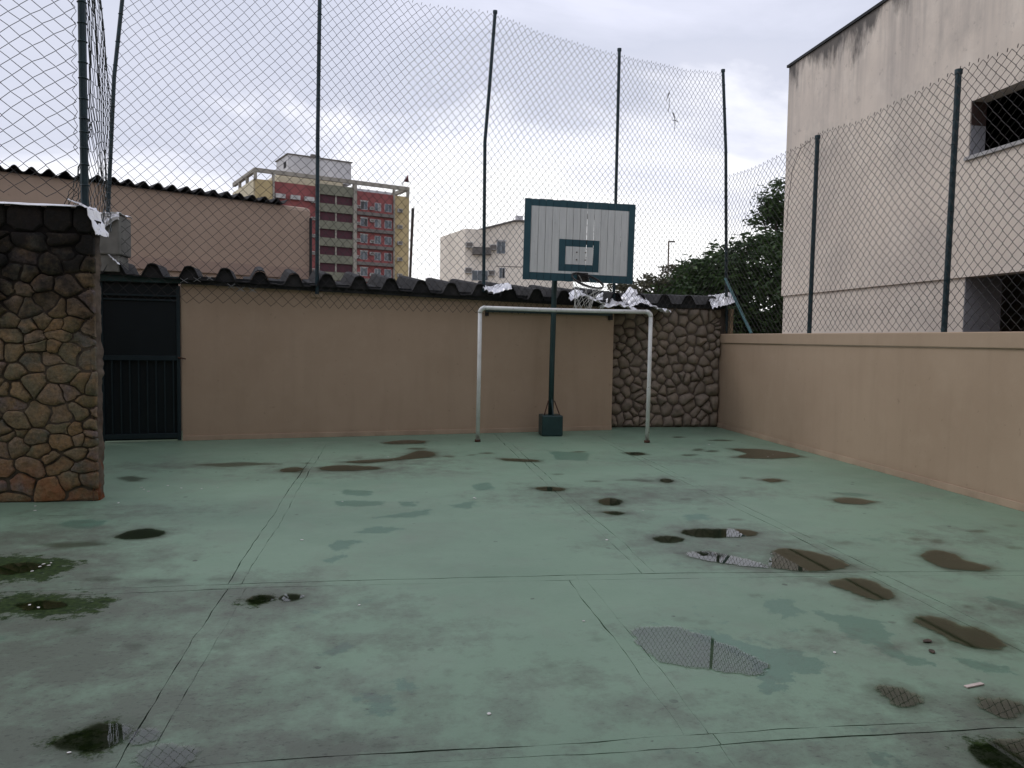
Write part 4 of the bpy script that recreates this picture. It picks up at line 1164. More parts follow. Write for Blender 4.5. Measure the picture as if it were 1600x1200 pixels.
# top course of squarer blocks
x = -5.0
k = 0
while x < LX - 0.02:
    w = random.uniform(0.17, 0.34)
    x1 = min(x + w, LX)
    if LX - x1 < 0.1: x1 = LX
    zt = LH if x1 < LX - 0.01 else LH - 0.07
    poly = [(x, LH - 0.25), (x1, LH - 0.25), (x1, zt - (0.05 if x1 > LX - 0.01 else 0)), (x + (x1 - x) * 0.6, LH), (x, LH)]
    mb, (cx_, cz_) = stone_mesh(poly, 0.004, 0.04, 90 + k, None, fnB, 1, True)
    o = mb.build('stone', M['stone'], ls)
    o.location = (cx_ - LX, 0.014, cz_)
    x = x1
    k += 1
# end face: lumpy mortar and quoin edges
mb = MB()
NZe, NYe = 110, 7
for j in range(NZe + 1):
    z = (LH - 0.12) * j / NZe
    for i in range(NYe + 1):
        v = i / NYe
        y = LY - 0.005 + 0.225 * v
        bul = 0.02 * math.sin(math.pi * min(1, v * 1.1)) + 0.028 * ns(z * 7, y * 9, 4) + 0.014 * ns(z * 22, y * 20, 6)
        if i in (0, NYe): bul = -0.03
        mb.v.append((LX - 0.022 + bul, y, z))
for j in range(NZe):
    for i in range(NYe):
        a = j * (NYe + 1) + i
        mb.f.append((a, a + 1, a + NYe + 2, a + NYe + 1))
t = NT('end_mortar')
p = t.wpos()
c = t.mix(t.ramp(t.noise(p, 6, 6, 0.7), 0.38, 0.66), (0.165, 0.13, 0.10), (0.085, 0.062, 0.05))
z_ = t.sep(p)[2]
c = t.mix(t.math('MULTIPLY', t.ramp(t.math('ADD', z_, t.math('MULTIPLY_ADD', t.noise(p, 3, 5), 1.6, -0.8)), 2.0, 2.6), 0.9), c, (0.02, 0.02, 0.02))
c = t.mix(t.math('MULTIPLY', t.ramp(z_, 0.9, 0.3), t.ramp(t.noise(p, 5, 4), 0.45, 0.6)), c, (0.20, 0.062, 0.022))
t.bump(t.noise(p, 40, 5, 0.7), 0.8, 0.01)
world_child(mb, 'end_face', t.fin(c, 0.9, 0, 0.15), ls, smooth=True)

# ------------------------------------------------------------------ foil flashing
def foil(name, label, P, seed, nu=14, nv=8, amp=0.02, parent=None):
    nu, nv = int(nu * 2), int(nv * 2)
    """P(u,v) -> point; crumpled by sharp folded noise"""
    mb = MB()
    for j in range(nv + 1):
        for i in range(nu + 1):
            u, v = i / nu, j / nv
            q = Vector(P(u, v))
            f_ = abs(ns(u * 6 + seed, v * 5)) * 2.4 - 0.5
            q += Vector((ns(u * 9, v * 7, seed) * amp, ns(u * 8, v * 9, seed + 3) * amp, f_ * amp + 0.5 * amp * ns(u * 17, v * 15, seed)))
            mb.v.append(tuple(q))
    for j in range(nv):
        for i in range(nu):
            a = j * (nu + 1) + i
            mb.f.append((a, a + 1, a + nu + 2, a + nu + 1))
    o = mb.build(name, M['foil'])
    m = o.modifiers.new('solid', 'SOLIDIFY')
    m.thickness = 0.004
    return tag(o, label, 'foil', 'foil flashing sheets')
def lerp(a, b, t_): return a + (b - a) * t_
foil('foil_sheet', 'long bright foil strip along the top of the left stone wall', lambda u, v: (lerp(-5.0, -2.86, u), lerp(LY - 0.06, LY + 0.26, v), LH + 0.012 - 0.025 * (1 - min(1, v * 4)) ), 1, 40, 6, 0.007)
def drape(u, v):
    a = u * 1.35
    x = LX - 0.20 + 0.24 * math.sin(min(a, math.pi / 2))
    z = LH - 0.20 + 0.25 * math.cos(min(a, math.pi / 2)) - (0.1 * u if u > 0.6 else 0)
    w = lerp(LY - 0.075, LY + 0.25, v)
    return (x + (0.0 if u < 0.9 else 0.005), w, z - 0.02 * (1 - v) * abs(math.sin(u * 5)))
foil('foil_sheet', 'crumpled foil folded over the rounded end of the stone wall', drape, 7, 14, 8, 0.012)
foil('foil_sheet', 'creased foil cap draped over the grey concrete block', lambda u, v: (lerp(-4.52, -3.775, u), 11.66 if v < 0.45 else lerp(11.66, 12.25, (v - 0.45) / 0.55), (3.285 - (0.45 - v) * (1.15 - 0.95 * u)) if v < 0.45 else 3.285), 13, 20, 16, 0.02)
foil('foil_sheet', 'small foil scrap on the first roof ridge beside the gate', lambda u, v: (lerp(-3.93, -3.80, u), lerp(11.66, 11.80, v), 2.70 - 0.13 * u), 19, 5, 4, 0.012)
foil('foil_sheet', 'foil scrap on the roof edge above the left goal post', lambda u, v: (lerp(1.50, 1.95, u), lerp(12.42, 12.85, v), 2.33 + 0.07 * abs(u - 0.35) * 2 + 0.13 * v), 23, 9, 7, 0.03)
foil('foil_sheet', 'foil over a roof ridge behind the basketball net', lambda u, v: (lerp(3.00, 3.62, u), lerp(12.70, 13.3, v), 2.19 + 0.25 * (1 - abs(u - 0.35) * 1.5) * (0.6 + 0.4 * v) + 0.06 * v), 29, 14, 9, 0.03)
foil('foil_sheet', 'torn foil hanging from the roof edge right of the net', lambda u, v: (lerp(3.55, 4.42, u), lerp(12.88, 13.5, v), 2.08 + 0.36 * (1 - abs(u - 0.33) * 1.6) * (0.35 + 0.65 * v) + 0.05 * v), 31, 18, 10, 0.04)
foil('foil_sheet', 'large crumpled foil on the ridge over the stone panel', lambda u, v: (lerp(4.18, 4.95, u), lerp(13.18, 13.85, v), 2.12 + 0.40 * max(0, 1 - abs(u - 0.3) * 1.7) * (0.4 + 0.6 * v) + 0.06 * v), 37, 18, 10, 0.04)
foil('foil_sheet', 'bright foil flap at the right end of the far roof', lambda u, v: (lerp(5.80, 6.24, u), lerp(13.33, 13.6, v), 2.20 + 0.25 * v + 0.13 * u * (1 - 0.4 * v)), 41, 9, 7, 0.025)

# ------------------------------------------------------------------ chain link fences
def link_mesh(name, parent, S, ulen, vlen, dw, dh, r, mat, seed, jit=0.12):
    """S(u, v): u metres along, v metres up; wires zigzag upwards, hooked into their neighbours"""
    w, h = dw / 2, dh / 2
    nc = max(1, int(round(ulen / w)))
    w = ulen / nc
    nk = max(1, int(round(vlen / h)))
    h = vlen / nk
    mb = MB()
    cache = {}
    def knot(i, k):
        key = (i, k)
        if key not in cache:
            u, v = i * w, k * h
            e = 1.0 if 0 < k < nk else 0.5
            u += jit * w * 1.2 * ns(i * 0.31 + seed, k * 0.27) + jit * w * 0.8 * ns(i * 1.7 + seed, k * 1.9)
            v += jit * h * 1.6 * ns(i * 0.23, k * 0.31 + seed, 3.0) * e + jit * h * 0.9 * ns(i * 1.9, k * 1.3 + seed, 5.0)
            cache[key] = Vector(S(min(max(u, 0), ulen), v))
        return cache[key]
    for i in range(nc):
        pts = []
        for k in range(nk + 1):
            side = (k + i + 1) % 2
            a = knot(i + side, k)
            b = knot(i + 1 - side, k)
            d = (a - b)
            over = 0.0 if d.length < 1e-6 else min(0.6 * r / d.length * 2, 0.2)
            nrm = d.cross(Vector((0, 0, 1)))
            if nrm.length > 1e-6: nrm.normalize()
            if d.length > 1e-6: d = d.normalized()
            pts.append(a + d * r * 0.9 + nrm * (r * 0.8 if k % 2 else -r * 0.8))
        # soften the bends: straight legs with short curved knuckles
        q = []
        for k, a in enumerate(pts):
            if 0 < k < nk:
                q += [a + (pts[k - 1] - a) * 0.13, a + ((pts[k - 1] + pts[k + 1]) / 2 - a) * 0.02, a + (pts[k + 1] - a) * 0.13]
            else:
                q.append(a)
        mb.tube(q, r, 4, caps=False)
        # twisted ends
    for i in range(1, nc):
        if (i + nk) % 2 == 0:
            a = knot(i, nk)
            mb.tube([a + Vector((0, 0, -0.012)), a + Vector((0.004, 0.0, 0.016)), a + Vector((0.012, 0.004, 0.028))], r * 1.4, 3)
    o = mb.build(name, mat, parent)
    return o
def post_mesh(name, parent, pts, r, mat):
    return MB().tube(pts, r, 10).build(name, mat, parent, smooth=False)
def clips(parent, pts, r, zs, mat):
    """wire ties round a post at heights zs"""
    for z in zs:
        for a, b in zip(pts[:-1], pts[1:]):
            if a[2] <= z <= b[2]:
                f_ = (z - a[2]) / (b[2] - a[2])
                c = Vector(a) + (Vector(b) - Vector(a)) * f_
                MB().torus((c.x, c.y, c.z), r + 0.003, 0.0035, None, 10, 4).build('wire_tie', mat, parent)
def polyz(pts, z):
    for a, b in zip(pts[:-1], pts[1:]):
        if z <= b[2] or b is pts[-1]:
            f_ = (z - a[2]) / (b[2] - a[2])
            return Vector((a[0] + (b[0] - a[0]) * f_, a[1] + (b[1] - a[1]) * f_, z))

# back fence: five tall posts in front of the roof
OFF = -0.11
P1 = [(-3.97, 11.80, 3.25), (-3.86, 11.81, 5.2), (-3.66, 11.83, 7.0)]
P2 = [tuple(wpt(1.945, OFF, 2.24)), tuple(wpt(1.955, OFF, 4.6)), tuple(wpt(1.99, OFF, 7.05))]
P3 = [tuple(wpt(4.62, OFF, 2.36)), tuple(wpt(4.61, OFF, 4.80)), tuple(wpt(4.67, OFF, 5.6)), tuple(wpt(4.755, OFF, 6.88))]
P4 = [tuple(wpt(6.99, OFF, 2.25)), tuple(wpt(6.985, OFF, 4.0)), tuple(wpt(6.99, OFF, 6.57))]
P5 = [(6.165, 13.50, 1.76), (6.135, 13.50, 2.3), (6.03, 13.50, 5.1), (5.93, 13.50, 6.50)]
bf = empty('chain_link_fence', (0, 12.5, 2.3), 0, 'tall chain link fence on leaning posts above the far wall', 'fence')
bf_inv = Matrix.Translation(bf.location).inverted()
def adopt(o, par):
    o.matrix_parent_inverse = Matrix.Translation(par.location).inverted()
    return o
for P, r in ((P1, 0.028), (P2, 0.030), (P3, 0.028), (P4, 0.028), (P5, 0.028)):
    o = adopt(post_mesh('post', bf, P, r, M['post']), bf)
    cap = MB().tube([Vector(P[-1]) + Vector((0, 0, -0.02)), Vector(P[-1]) + Vector((0, 0, 0.025))], r * 1.35, 10).build('cap', M['post'], o)
    zz = np.arange(P[0][2] + 0.35, P[-1][2] - 0.1, 0.42)
    for z in zz:
        c = polyz(P, z + random.uniform(-0.1, 0.1))
        MB().torus((c.x, c.y, c.z), r + 0.004, 0.0045, None, 10, 4).build('wire_tie', M['post'], o)
def bay(PA, PB, zbA, zbB, ztA, ztB, sag, dw, dh, seed, belly=0.05, r=0.0031):
    L_ = (Vector(PA[0][:2]) - Vector(PB[0][:2])).length
    vl = ((ztA - zbA) + (ztB - zbB)) / 2
    def S(u, v):
        a = u / L_
        f_ = v / vl
        zb, zt = zbA + (zbB - zbA) * a, ztA + (ztB - ztA) * a - sag * math.sin(math.pi * a)
        z = zb + (zt - zb) * f_
        A, B = polyz(PA, z), polyz(PB, z)
        q = A + (B - A) * a
        q.y += -belly * math.sin(math.pi * a) * math.sin(math.pi * min(1, max(0, f_))) + 0.02 * ns(a * 3, f_ * 4, seed) - 0.033
        q.z += 0.03 * ns(a * 4 + seed, f_ * 3, 2)
        return q
    return adopt(link_mesh('wire_mesh', bf, S, L_, vl, dw, dh, r, M['wire'], seed), bf)
bay(P1, P2, 2.08, 2.02, 6.85, 6.95, 0.05, 0.165, 0.165, 1.0)
bay(P2, P3, 2.03, 2.00, 6.95, 6.84, 0.06, 0.130, 0.150, 2.0)
bay(P3, P4, 2.00, 2.06, 6.82, 6.48, 0.05, 0.110, 0.140, 3.0)
bay(P4, P5, 2.12, 2.20, 6.48, 6.42, 0.04, 0.098, 0.130, 4.0)
# light loose wire ends hooked on the fence foot near the gate
for (x, z) in ((-2.98, 2.37), (-2.80, 2.39), (-2.63, 2.42), (-2.33, 2.31), (-2.20, 2.27), (-2.03, 2.26)):
    q = WA + WT * (x - WA.x)
    for sgn in (-1, 1):
        adopt(MB().tube([(q.x - 0.05 * sgn, q.y - 0.16, z - 0.03), (q.x, q.y - 0.17, z), (q.x + 0.055 * sgn, q.y - 0.16, z + 0.04)], 0.004, 4).build('loose_wire', M['wire_light'], bf), bf)

# right fence on the boundary wall
rfence = empty('chain_link_fence', (6.17, 9, 1.74), 0, 'lower chain link fence on top of the right boundary wall', 'fence')
FX = 6.165
posts_r = []
for y, lean in ((10.66, 0.01), (7.83, 0.02), (5.0, 0.0), (2.2, 0.01), (-0.6, 0.0)):
    P = [(FX, y, 1.735), (FX + lean, y - 0.01, 4.62)]
    posts_r.append(P)
    o = adopt(post_mesh('post', rfence, P, 0.032, M['post']), rfence)
    MB().tube([Vector(P[1]) + Vector((0, 0, -0.03)), Vector(P[1]) + Vector((0, 0, 0.02))], 0.041, 10).build('cap', M['post'], o)
    for z in np.arange(2.0, 4.5, 0.36):
        MB().torus((FX + lean * (z - 1.74) / 2.9, y - 0.005, z + random.uniform(-.08, .08)), 0.036, 0.0045, None, 10, 4).build('wire_tie', M['post'], o)
allp = [[(FX - 0.01, 13.50, 1.735), (6.045, 13.50, 4.66)]] + posts_r
for k in range(len(allp) - 2):
    A_, B_ = allp[k], allp[k + 1]
    L_ = A_[0][1] - B_[0][1]
    def S(u, v, A_=A_, B_=B_, L_=L_, k=k):
        a = u / L_
        f_ = v / 2.86
        zt = 4.63 - 0.07 * math.sin(math.pi * a) - (0.0 if k else 0.03 * (1 - a))
        z = 1.765 + (zt - 1.765) * f_
        A, B = polyz(A_, z), polyz(B_, z)
        q = A + (B - A) * a
        q.x += -0.036 - 0.05 * math.sin(math.pi * a) * math.sin(math.pi * min(1, max(0, f_))) + 0.02 * ns(a * 3 + k, f_ * 3, 9)
        q.z += 0.03 * ns(a * 4, f_ * 3, k + 4)
        return q
    adopt(link_mesh('wire_mesh', rfence, S, L_, 2.86, 0.132, 0.126, 0.0034, M['wire'], 11 + k), rfence)
adopt(MB().tube([(6.08, 13.46, 2.76), (6.12, 12.43, 1.745)], 0.026, 10).build('brace', M['brace'], rfence), rfence)
adopt(MB().tube([(FX - 0.06, 10.72, 4.58), (FX - 0.07, 10.98, 4.52), (FX - 0.06, 11.22, 4.25), (FX - 0.07, 11.28, 3.8), (FX - 0.06, 11.33, 3.4)], 0.0045, 5).build('loose_wire', M['wire'], rfence), rfence)

# left fence above the stone wall and its return
lf = empty('chain_link_fence', (-2.83, 7.87, 2.77), 0, 'chain link fence with wide meshes on the left stone wall', 'fence')
PA = [(-2.845, 7.86, 2.76), (-2.835, 7.86, 6.6)]
o = adopt(post_mesh('post', lf, PA, 0.036, M['post']), lf)
MB().tube([Vector(PA[1]) + Vector((0, 0, -0.02)), Vector(PA[1]) + Vector((0, 0, 0.02))], 0.044, 10).build('cap', M['post'], o)
for z in np.arange(2.95, 6.4, 0.17):
    MB().torus((-2.84, 7.86, z + random.uniform(-.05, .05)), 0.04, 0.005, None, 10, 4).build('wire_tie', M['post'], o)
PL = [(-5.6, 7.86, 2.76), (-5.6, 7.86, 6.6)]
o = adopt(post_mesh('post', lf, PL, 0.036, M['post']), lf)
def S(u, v):
    a = u / 2.75
    z = 2.80 + v
    return Vector((-5.6 + u, 7.82 - 0.05 * math.sin(math.pi * a) + 0.03 * ns(a * 4, v, 5), z + 0.22 * (1 - a) + 0.05 * math.sin(a * 9) * 0.4))
adopt(link_mesh('wire_mesh', lf, S, 2.72, 3.75, 0.182, 0.142, 0.0032, M['wire'], 31, 0.16), lf)
# loose zigzag selvedge beside the post
zig = []
for k in range(52):
    z = 3.25 + k * 0.065
    zig.append((-2.885 - (0.035 if k % 2 else -0.01) - 0.015 * ns(k * 0.9), 7.82, z))
adopt(MB().tube(zig, 0.003, 4).build('selvedge', M['wire'], lf), lf)
rt = empty('chain_link_fence', (-3.3, 9.8, 2.8), 0, 'return run of chain link seen edge on between the two left posts', 'fence')
RA, RB = Vector((-2.83, 7.92)), Vector((-3.92, 11.78))
RLen = (RB - RA).length
def S(u, v):
    a = u / RLen
    f_ = v / 3.0
    q = RA + (RB - RA) * a
    zb = 2.83 + 0.15 * a
    zt = 6.5 - 1.9 * a + 0.6 * a * a
    q = q + Vector((0.05 * ns(a * 4, f_ * 4, 2), 0))
    if a > 0.9: q.x += 0.10 * (f_ - 0.2) * (a - 0.9) * 10
    return Vector((q.x, q.y, zb + (zt - zb) * f_ + 0.06 * ns(a * 7, f_ * 5, 4)))
adopt(link_mesh('wire_mesh', rt, S, RLen, 3.0, 0.36, 0.125, 0.0034, M['wire_green'], 41, 0.16), rt)
def S2(u, v):
    a, f_ = u / 0.6, v / 0.85
    w = (1 - f_) * 0.30 + 0.03
    return Vector((-2.88 - a * w + 0.02 * ns(a * 6, f_ * 6, 3), 7.98 + 0.3 * a + 0.05 * ns(a * 5, f_ * 5, 8), 2.80 + f_ * 0.80 + 0.03 * ns(a * 7, f_ * 6, 1)))
adopt(link_mesh('mesh_flap', rt, S2, 0.6, 0.85, 0.15, 0.12, 0.0034, M['wire_green'], 43, 0.25), rt)

# ------------------------------------------------------------------ goal
gl_ = empty('football_goal', (2.67, 11.63, 0), 0, 'white tubular goal frame without net in front of the far wall', 'goal')
GLp, GRp = Vector((1.352, 11.745, 0)), Vector((3.985, 11.515, 0))
zl, zr = 2.062, 2.045
def gpart(mb, name, mat=None, **kw): return adopt(mb.build(name, mat or M['white_pipe'], gl_, smooth=True, **kw), gl_)
gpart(MB().tube([GLp + Vector((-.012, 0, 0.0)), GLp + Vector((-0.004, 0, 1.0)), GLp + Vector((0.0, 0, zl - 0.075))], 0.031, 14), 'goal_post')
gpart(MB().tube([GRp + Vector((0.0, 0, 0.0)), GRp + Vector((0.008, 0, 1.0)), GRp + Vector((0.01, 0, zr - 0.075))], 0.031, 14), 'goal_post')
dirx = (GRp - GLp).normalized()
A = GLp + Vector((0, 0, zl)); B = GRp + Vector((0.01, 0, zr))
gpart(MB().tube([A + dirx * 0.075, A.lerp(B, 0.35) + Vector((0, 0, -0.008)), A.lerp(B, 0.7) + Vector((0, 0, -0.008)), B - dirx * 0.075], 0.031, 14), 'crossbar')
for q, s_, zt in ((A, 1, zl), (B, -1, zr)):
    pts = []
    for k in range(9):
        a = math.pi / 2 * k / 8
        pts.append(q + dirx * s_ * 0.077 * (1 - math.cos(a)) + Vector((0, 0, -0.077 + 0.077 * math.sin(a))))
    gpart(MB().tube(pts, 0.0345, 14), 'elbow')
for q in (GLp + Vector((-.012, 0, 0)), GRp):
    gpart(MB().tube([q, q + Vector((0, 0, 0.035))], 0.046, 12), 'ground_socket', M['rust'])

# ------------------------------------------------------------------ basketball stand
bs = empty('basketball_stand', (2.645, 12.5, 0), 0, 'green basketball post with white slatted backboard and drooping hoop', 'basketball hoop')
def bpart(mb, name, mat, par=None, **kw):
    return mb.build(name, mat, par or bs, **kw)
bx_ = bpart(MB().box(-0.175, 0.175, -0.17, 0.17, 0.002, 0.345), 'base_box', M['green_metal'], bevel=0.02)
bpart(MB().tube([(0.0, 0, 0.345), (0.005, 0, 1.2), (0.022, 0, 2.4), (0.04, 0.0, 3.5)], 0.046, 14), 'pole', M['green_metal'], smooth=True)
for s_ in (-1, 1):
    bpart(MB().tube([(0.13 * s_, -0.10, 0.346), (0.05 * s_, -0.03, 0.58)], 0.010, 6), 'stay', M['rust'])
bpart(MB().tube([(0.01, -0.155, 0.346), (0.0, -0.05, 0.60)], 0.012, 6), 'stay', M['green_metal'])
bb = empty('backboard', (0.36, -0.30, 3.172))
bb.parent = bs
bb.rotation_euler = (0, R(0.9), R(1.0))
BW, BH = 1.835, 1.285
# boards painted as one face: white field, blue green border and target rectangle
t = NT('painted_boards')
o_ = t.pos('Object', None, bb)
xyz = t.sep(o_)
ax = t.math('ABSOLUTE', xyz[0])
az = t.math('ABSOLUTE', xyz[2])
def inside(vx, lim): return t.math('LESS_THAN', vx, lim)
inner = t.math('MULTIPLY', inside(ax, BW / 2 - 0.108), inside(t.math('ABSOLUTE', t.math('SUBTRACT', xyz[2], 0.006)), BH / 2 - 0.118))
dx = t.math('ABSOLUTE', t.math('SUBTRACT', xyz[0], -0.005))
dz = t.math('ABSOLUTE', t.math('SUBTRACT', xyz[2], -0.225))
to = t.math('MULTIPLY', inside(dx, 0.335), inside(dz, 0.255))
ti = t.math('MULTIPLY', inside(dx, 0.228), inside(dz, 0.142))
blue = t.math('MAXIMUM', t.math('SUBTRACT', 1.0, inner), t.math('SUBTRACT', to, ti))
p = t.wpos()
gr_ = t.noise(t.wpos((14, 14, 1.1)), 2.0, 5, 0.6)
wht = t.mix(t.ramp(gr_, 0.42, 0.7), (0.68, 0.69, 0.67), (0.57, 0.58, 0.565))
wht = t.mix(t.math('MULTIPLY', t.rnd(), 0.25), wht, (0.52, 0.525, 0.52))
wht = t.mix(t.ramp(t.noise(p, 16, 4), 0.68, 0.76), wht, (0.25, 0.245, 0.235))
blu = t.mix(t.ramp(t.noise(p, 4, 4), 0.4, 0.7), (0.022, 0.070, 0.090), (0.030, 0.088, 0.108))
t.bump(gr_, 0.2, 0.004)
M['boards'] = t.fin(t.mix(blue, wht, blu), 0.55, 0, 0.35)
NPL = 16
edges = [-BW / 2]
for i in range(NPL):
    edges.append(edges[-1] + BW / NPL)
wide = {5: (0.000, 0.004), 9: (0.004, 0.009), 10: (0.003, 0.007), 11: (0.003, 0.005), 13: (0.004, 0.008), 14: (0.003, 0.007)}
for i in range(NPL):
    gl0, gl1 = wide.get(i, (0.003, 0.0045))
    gr0, gr1 = wide.get(i + 1, (0.003, 0.0045))
    x0, x1 = edges[i], edges[i + 1]
    zt = BH / 2 + random.uniform(-0.004, 0.004)
    zb = -BH / 2 + random.uniform(-0.004, 0.004)
    prof = []
    K = 6
    left = []; right = []
    for k in range(K + 1):
        f_ = k / K
        z = zb + (zt - zb) * f_
        bow = math.sin(math.pi * min(1, max(0, (f_ - 0.15) / 0.8)))
        left.append((x0 + (gl0 + (gl1 - gl0) * bow) / 2 + (0.001 if i else 0), z))
        right.append((x1 - (gr0 + (gr1 - gr0) * bow) / 2 - (0.001 if i < NPL - 1 else 0), z))
    poly = left + right[::-1]
    poly = [(u, v) for u, v in poly][::-1]
    yo = random.uniform(-0.0015, 0.0015)
    mb = MB().prism(poly, lambda u, v, d: (u, d, v), -0.011 + yo, 0.011 + yo)
    o = mb.build('plank', M['boards'], bb)
# dark strips added behind the narrow gaps to paint in their shade
for i in range(1, NPL):
    if i not in wide:
        MB().box(edges[i] - 0.018, edges[i] + 0.018, 0.0132, 0.017, -BH / 2 + 0.02, BH / 2 - 0.02).build('gap_shade_strip', M['fascia'], bb)
# battens behind
for z in (-0.42, 0.0, 0.42):
    MB().box(-BW / 2 + 0.05, BW / 2 - 0.05, 0.0175, 0.045, z - 0.04, z + 0.04).build('batten', M['board_back'], bb)
# mounting arms to the pole
bpart(MB().box(-0.03, 0.09, -0.25, 0.0, 3.30, 3.36), 'mount_arm', M['green_metal'])
bpart(MB().box(-0.03, 0.09, -0.25, 0.0, 2.72, 2.78), 'mount_arm', M['green_metal'])
for x in (-0.045, 0.10):
    for z in (-0.17, -0.29):
        MB().tube([(x, -0.0115, z), (x, -0.024, z)], 0.011, 6).build('bolt', M['rust'], bb)
MB().box(-0.03, 0.15, -0.05, -0.0125, -0.645, -0.495).build('hoop_plate', M['rim'], bb, bevel=0.006)
hoop = empty('hoop', (0.065, -0.33, -0.64))
hoop.parent = bb
hm = Matrix.Rotation(R(13), 3, 'Y') @ Matrix.Rotation(R(26), 3, 'X')
HR = 0.262
MB().torus((0, 0, 0), HR, 0.013, hm, 36, 8).build('rim', M['rim'], hoop, smooth=True)
MB().torus((0, 0, -0.022), HR * 0.985, 0.006, hm, 36, 6).build('lower_ring', M['rim'], hoop, smooth=True)
MB().tube([(-0.07, 0.31, 0.10), (-0.07, 0.2, 0.03), tuple(hm @ Vector((-0.07, 0.25, 0)))], 0.009, 6).build('arm', M['rim'], hoop)
MB().tube([(0.06, 0.31, 0.07), (0.06, 0.2, 0.0), tuple(hm @ Vector((0.07, 0.25, 0)))], 0.009, 6).build('arm', M['rim'], hoop)
net = MB()
NN = 9
def npt(a, lev):
    rr = HR * (1.0, 0.86, 0.72, 0.62, 0.57, 0.56)[lev]
    q = hm @ Vector((rr * math.cos(a), rr * math.sin(a), 0))
    dz_ = -0.085 * lev - 0.01 * ns(a * 2, lev, 3)
    return Vector((q.x - 0.02 * lev * 0.5, q.y * (1 - 0.04 * lev) + 0.015 * lev, q.z * (1 - 0.2 * lev) + dz_ - 0.02))
for i in range(NN):
    for lev in range(5):
        for s_ in (-1, 1):
            a0 = 2 * math.pi * (i + (0.5 if lev % 2 else 0)) / NN
            a1 = a0 + s_ * math.pi / NN
            if random.random() < (0.45, 0.3, 0.1, 0.05, 0.05)[lev]: continue
            mid = (npt(a0, lev) + npt(a1, lev + 1)) / 2 + Vector((random.uniform(-.008, .008), 0, random.uniform(-.012, .004)))
            net.tube([npt(a0, lev), mid, npt(a1, lev + 1)], 0.0036, 4, caps=False)
net.build('net', M['net'], hoop)

# ------------------------------------------------------------------ debris on the floor
def flake(name, x, y, w, l, rot, mat, label, cat, group=None, h=0.003, curl=0.0):
    mb = MB()
    n = 8
    ring = []
    for k in range(n):
        a = 2 * math.pi * k / n
        rr = 1 + 0.3 * ns(k * 1.3, x * 3, y)
        ring.append((w / 2 * math.cos(a) * rr, l / 2 * math.sin(a) * rr))
    mb.prism(ring, lambda u, v, d: (u, v, d + curl * (abs(u) / w + abs(v) / l)), 0.001, 0.001 + h)
    o = mb.build(name, mat)
    o.location = (x, y, 0.0005)
    o.rotation_euler = (0, 0, rot)
    return tag(o, label, cat, group)
for (x, y, lab, grp) in FLAKES:
    flake('paper_flake', x, y, random.uniform(0.012, 0.032), random.uniform(0.010, 0.022), random.random() * 3, M['white_chip'], lab, 'flake', grp)
o = MB().box(-0.055, 0.055, -0.011, 0.011, 0.001, 0.008).build('card_strip', M['pink_card'], None, bevel=0.002)
o.location = (*(2.722, 3.144), 0); o.rotation_euler = (0, 0, R(12))
tag(o, 'pale pinkish strip of card on the floor at right', 'scrap')
flake('dead_leaf', *(2.869, 3.657), 0.06, 0.035, 0.3, M['leaf_dead'], 'dark curled leaf beside the long green puddle at right', 'leaf', None, 0.003, 0.006)
flake('dead_leaf', *(2.798, 3.529), 0.05, 0.03, 1.1, M['leaf_dead'], 'paler brown leaf just below the dark curled leaf', 'leaf', None, 0.003, 0.006)

# kite scraps caught in the fence
kt = empty('kite_scrap', tuple(wpt(7.95, OFF - 0.05, 5.85)), 0, 'torn dark kite scrap caught in the tall fence at right', 'kite scrap')
MB().tube([(0, 0, 0.10), (-0.03, 0, 0.02), (-0.055, 0, -0.05)], 0.012, 5, r2=0.004).build('ribbon', M['rim'], kt)
MB().tube([(0.0, 0, 0.0), (0.005, 0, -0.12), (-0.01, 0, -0.24)], 0.005, 4).build('string', M['rim'], kt)
MB().tube([(0.07, 0, -0.24), (0.11, 0, -0.33), (0.12, 0, -0.42), (0.11, 0, -0.55)], 0.010, 5, r2=0.004).build('ribbon', M['rim'], kt)
MB().tube([(0.07, 0, -0.38), (0.12, 0, -0.37), (0.17, 0, -0.40)], 0.007, 5).build('ribbon', M['rim'], kt)

# ------------------------------------------------------------------ tan building behind at left
TA, TB = Vector((-9.9, 14.81)), Vector((-1.88, 19.22))
tb_ = empty('tan_building', (TB.x, TB.y, 0), 0, 'windowless tan building with a corrugated roof edge behind the left fence', 'building')
tlen = (TB - TA).length
tt_ = (TB - TA).normalized()
tn_ = Vector((-tt_.y, tt_.x))
o = adopt(MB().obox(TA, TB, 0, 6, 0, 4.66, 0, 4.66).build('wall', M['plaster_far'], tb_, bevel=0.10), tb_)
adopt(MB().obox(TA, TB, -0.06, -0.002, 2.95, 3.2, 2.95, 3.2).build('ledge', simple('pale_ledge', (0.36, 0.26, 0.20), (0.31, 0.225, 0.18), 2, 0.8), tb_), tb_)
def sheet_mesh(width, pitch, amp, depth, mat):
    mb = MB()
    n = int(width / pitch * 12)
    for d, z_ in ((-0.14, 0), (depth, 0.25)):
        for th in (0, -0.02):
            for i in range(n + 1):
                u = width * i / n
                mb.v.append((u, d, amp * math.cos(2 * math.pi * u / pitch) + th + z_))
    m_ = n + 1
    for i in range(n):
        mb.f.append((i, i + 1, 2 * m_ + i + 1, 2 * m_ + i))
        mb.f.append((m_ + i + 1, m_ + i, 3 * m_ + i, 3 * m_ + i + 1))
        mb.f.append((i, m_ + i, m_ + i + 1, i + 1))
    return mb.mesh('roof_sheet', mat)
sm_ = sheet_mesh(1.14, 0.285, 0.055, 5.0, M['asbestos'])
ns_ = int((tlen - 0.9) / 1.14)
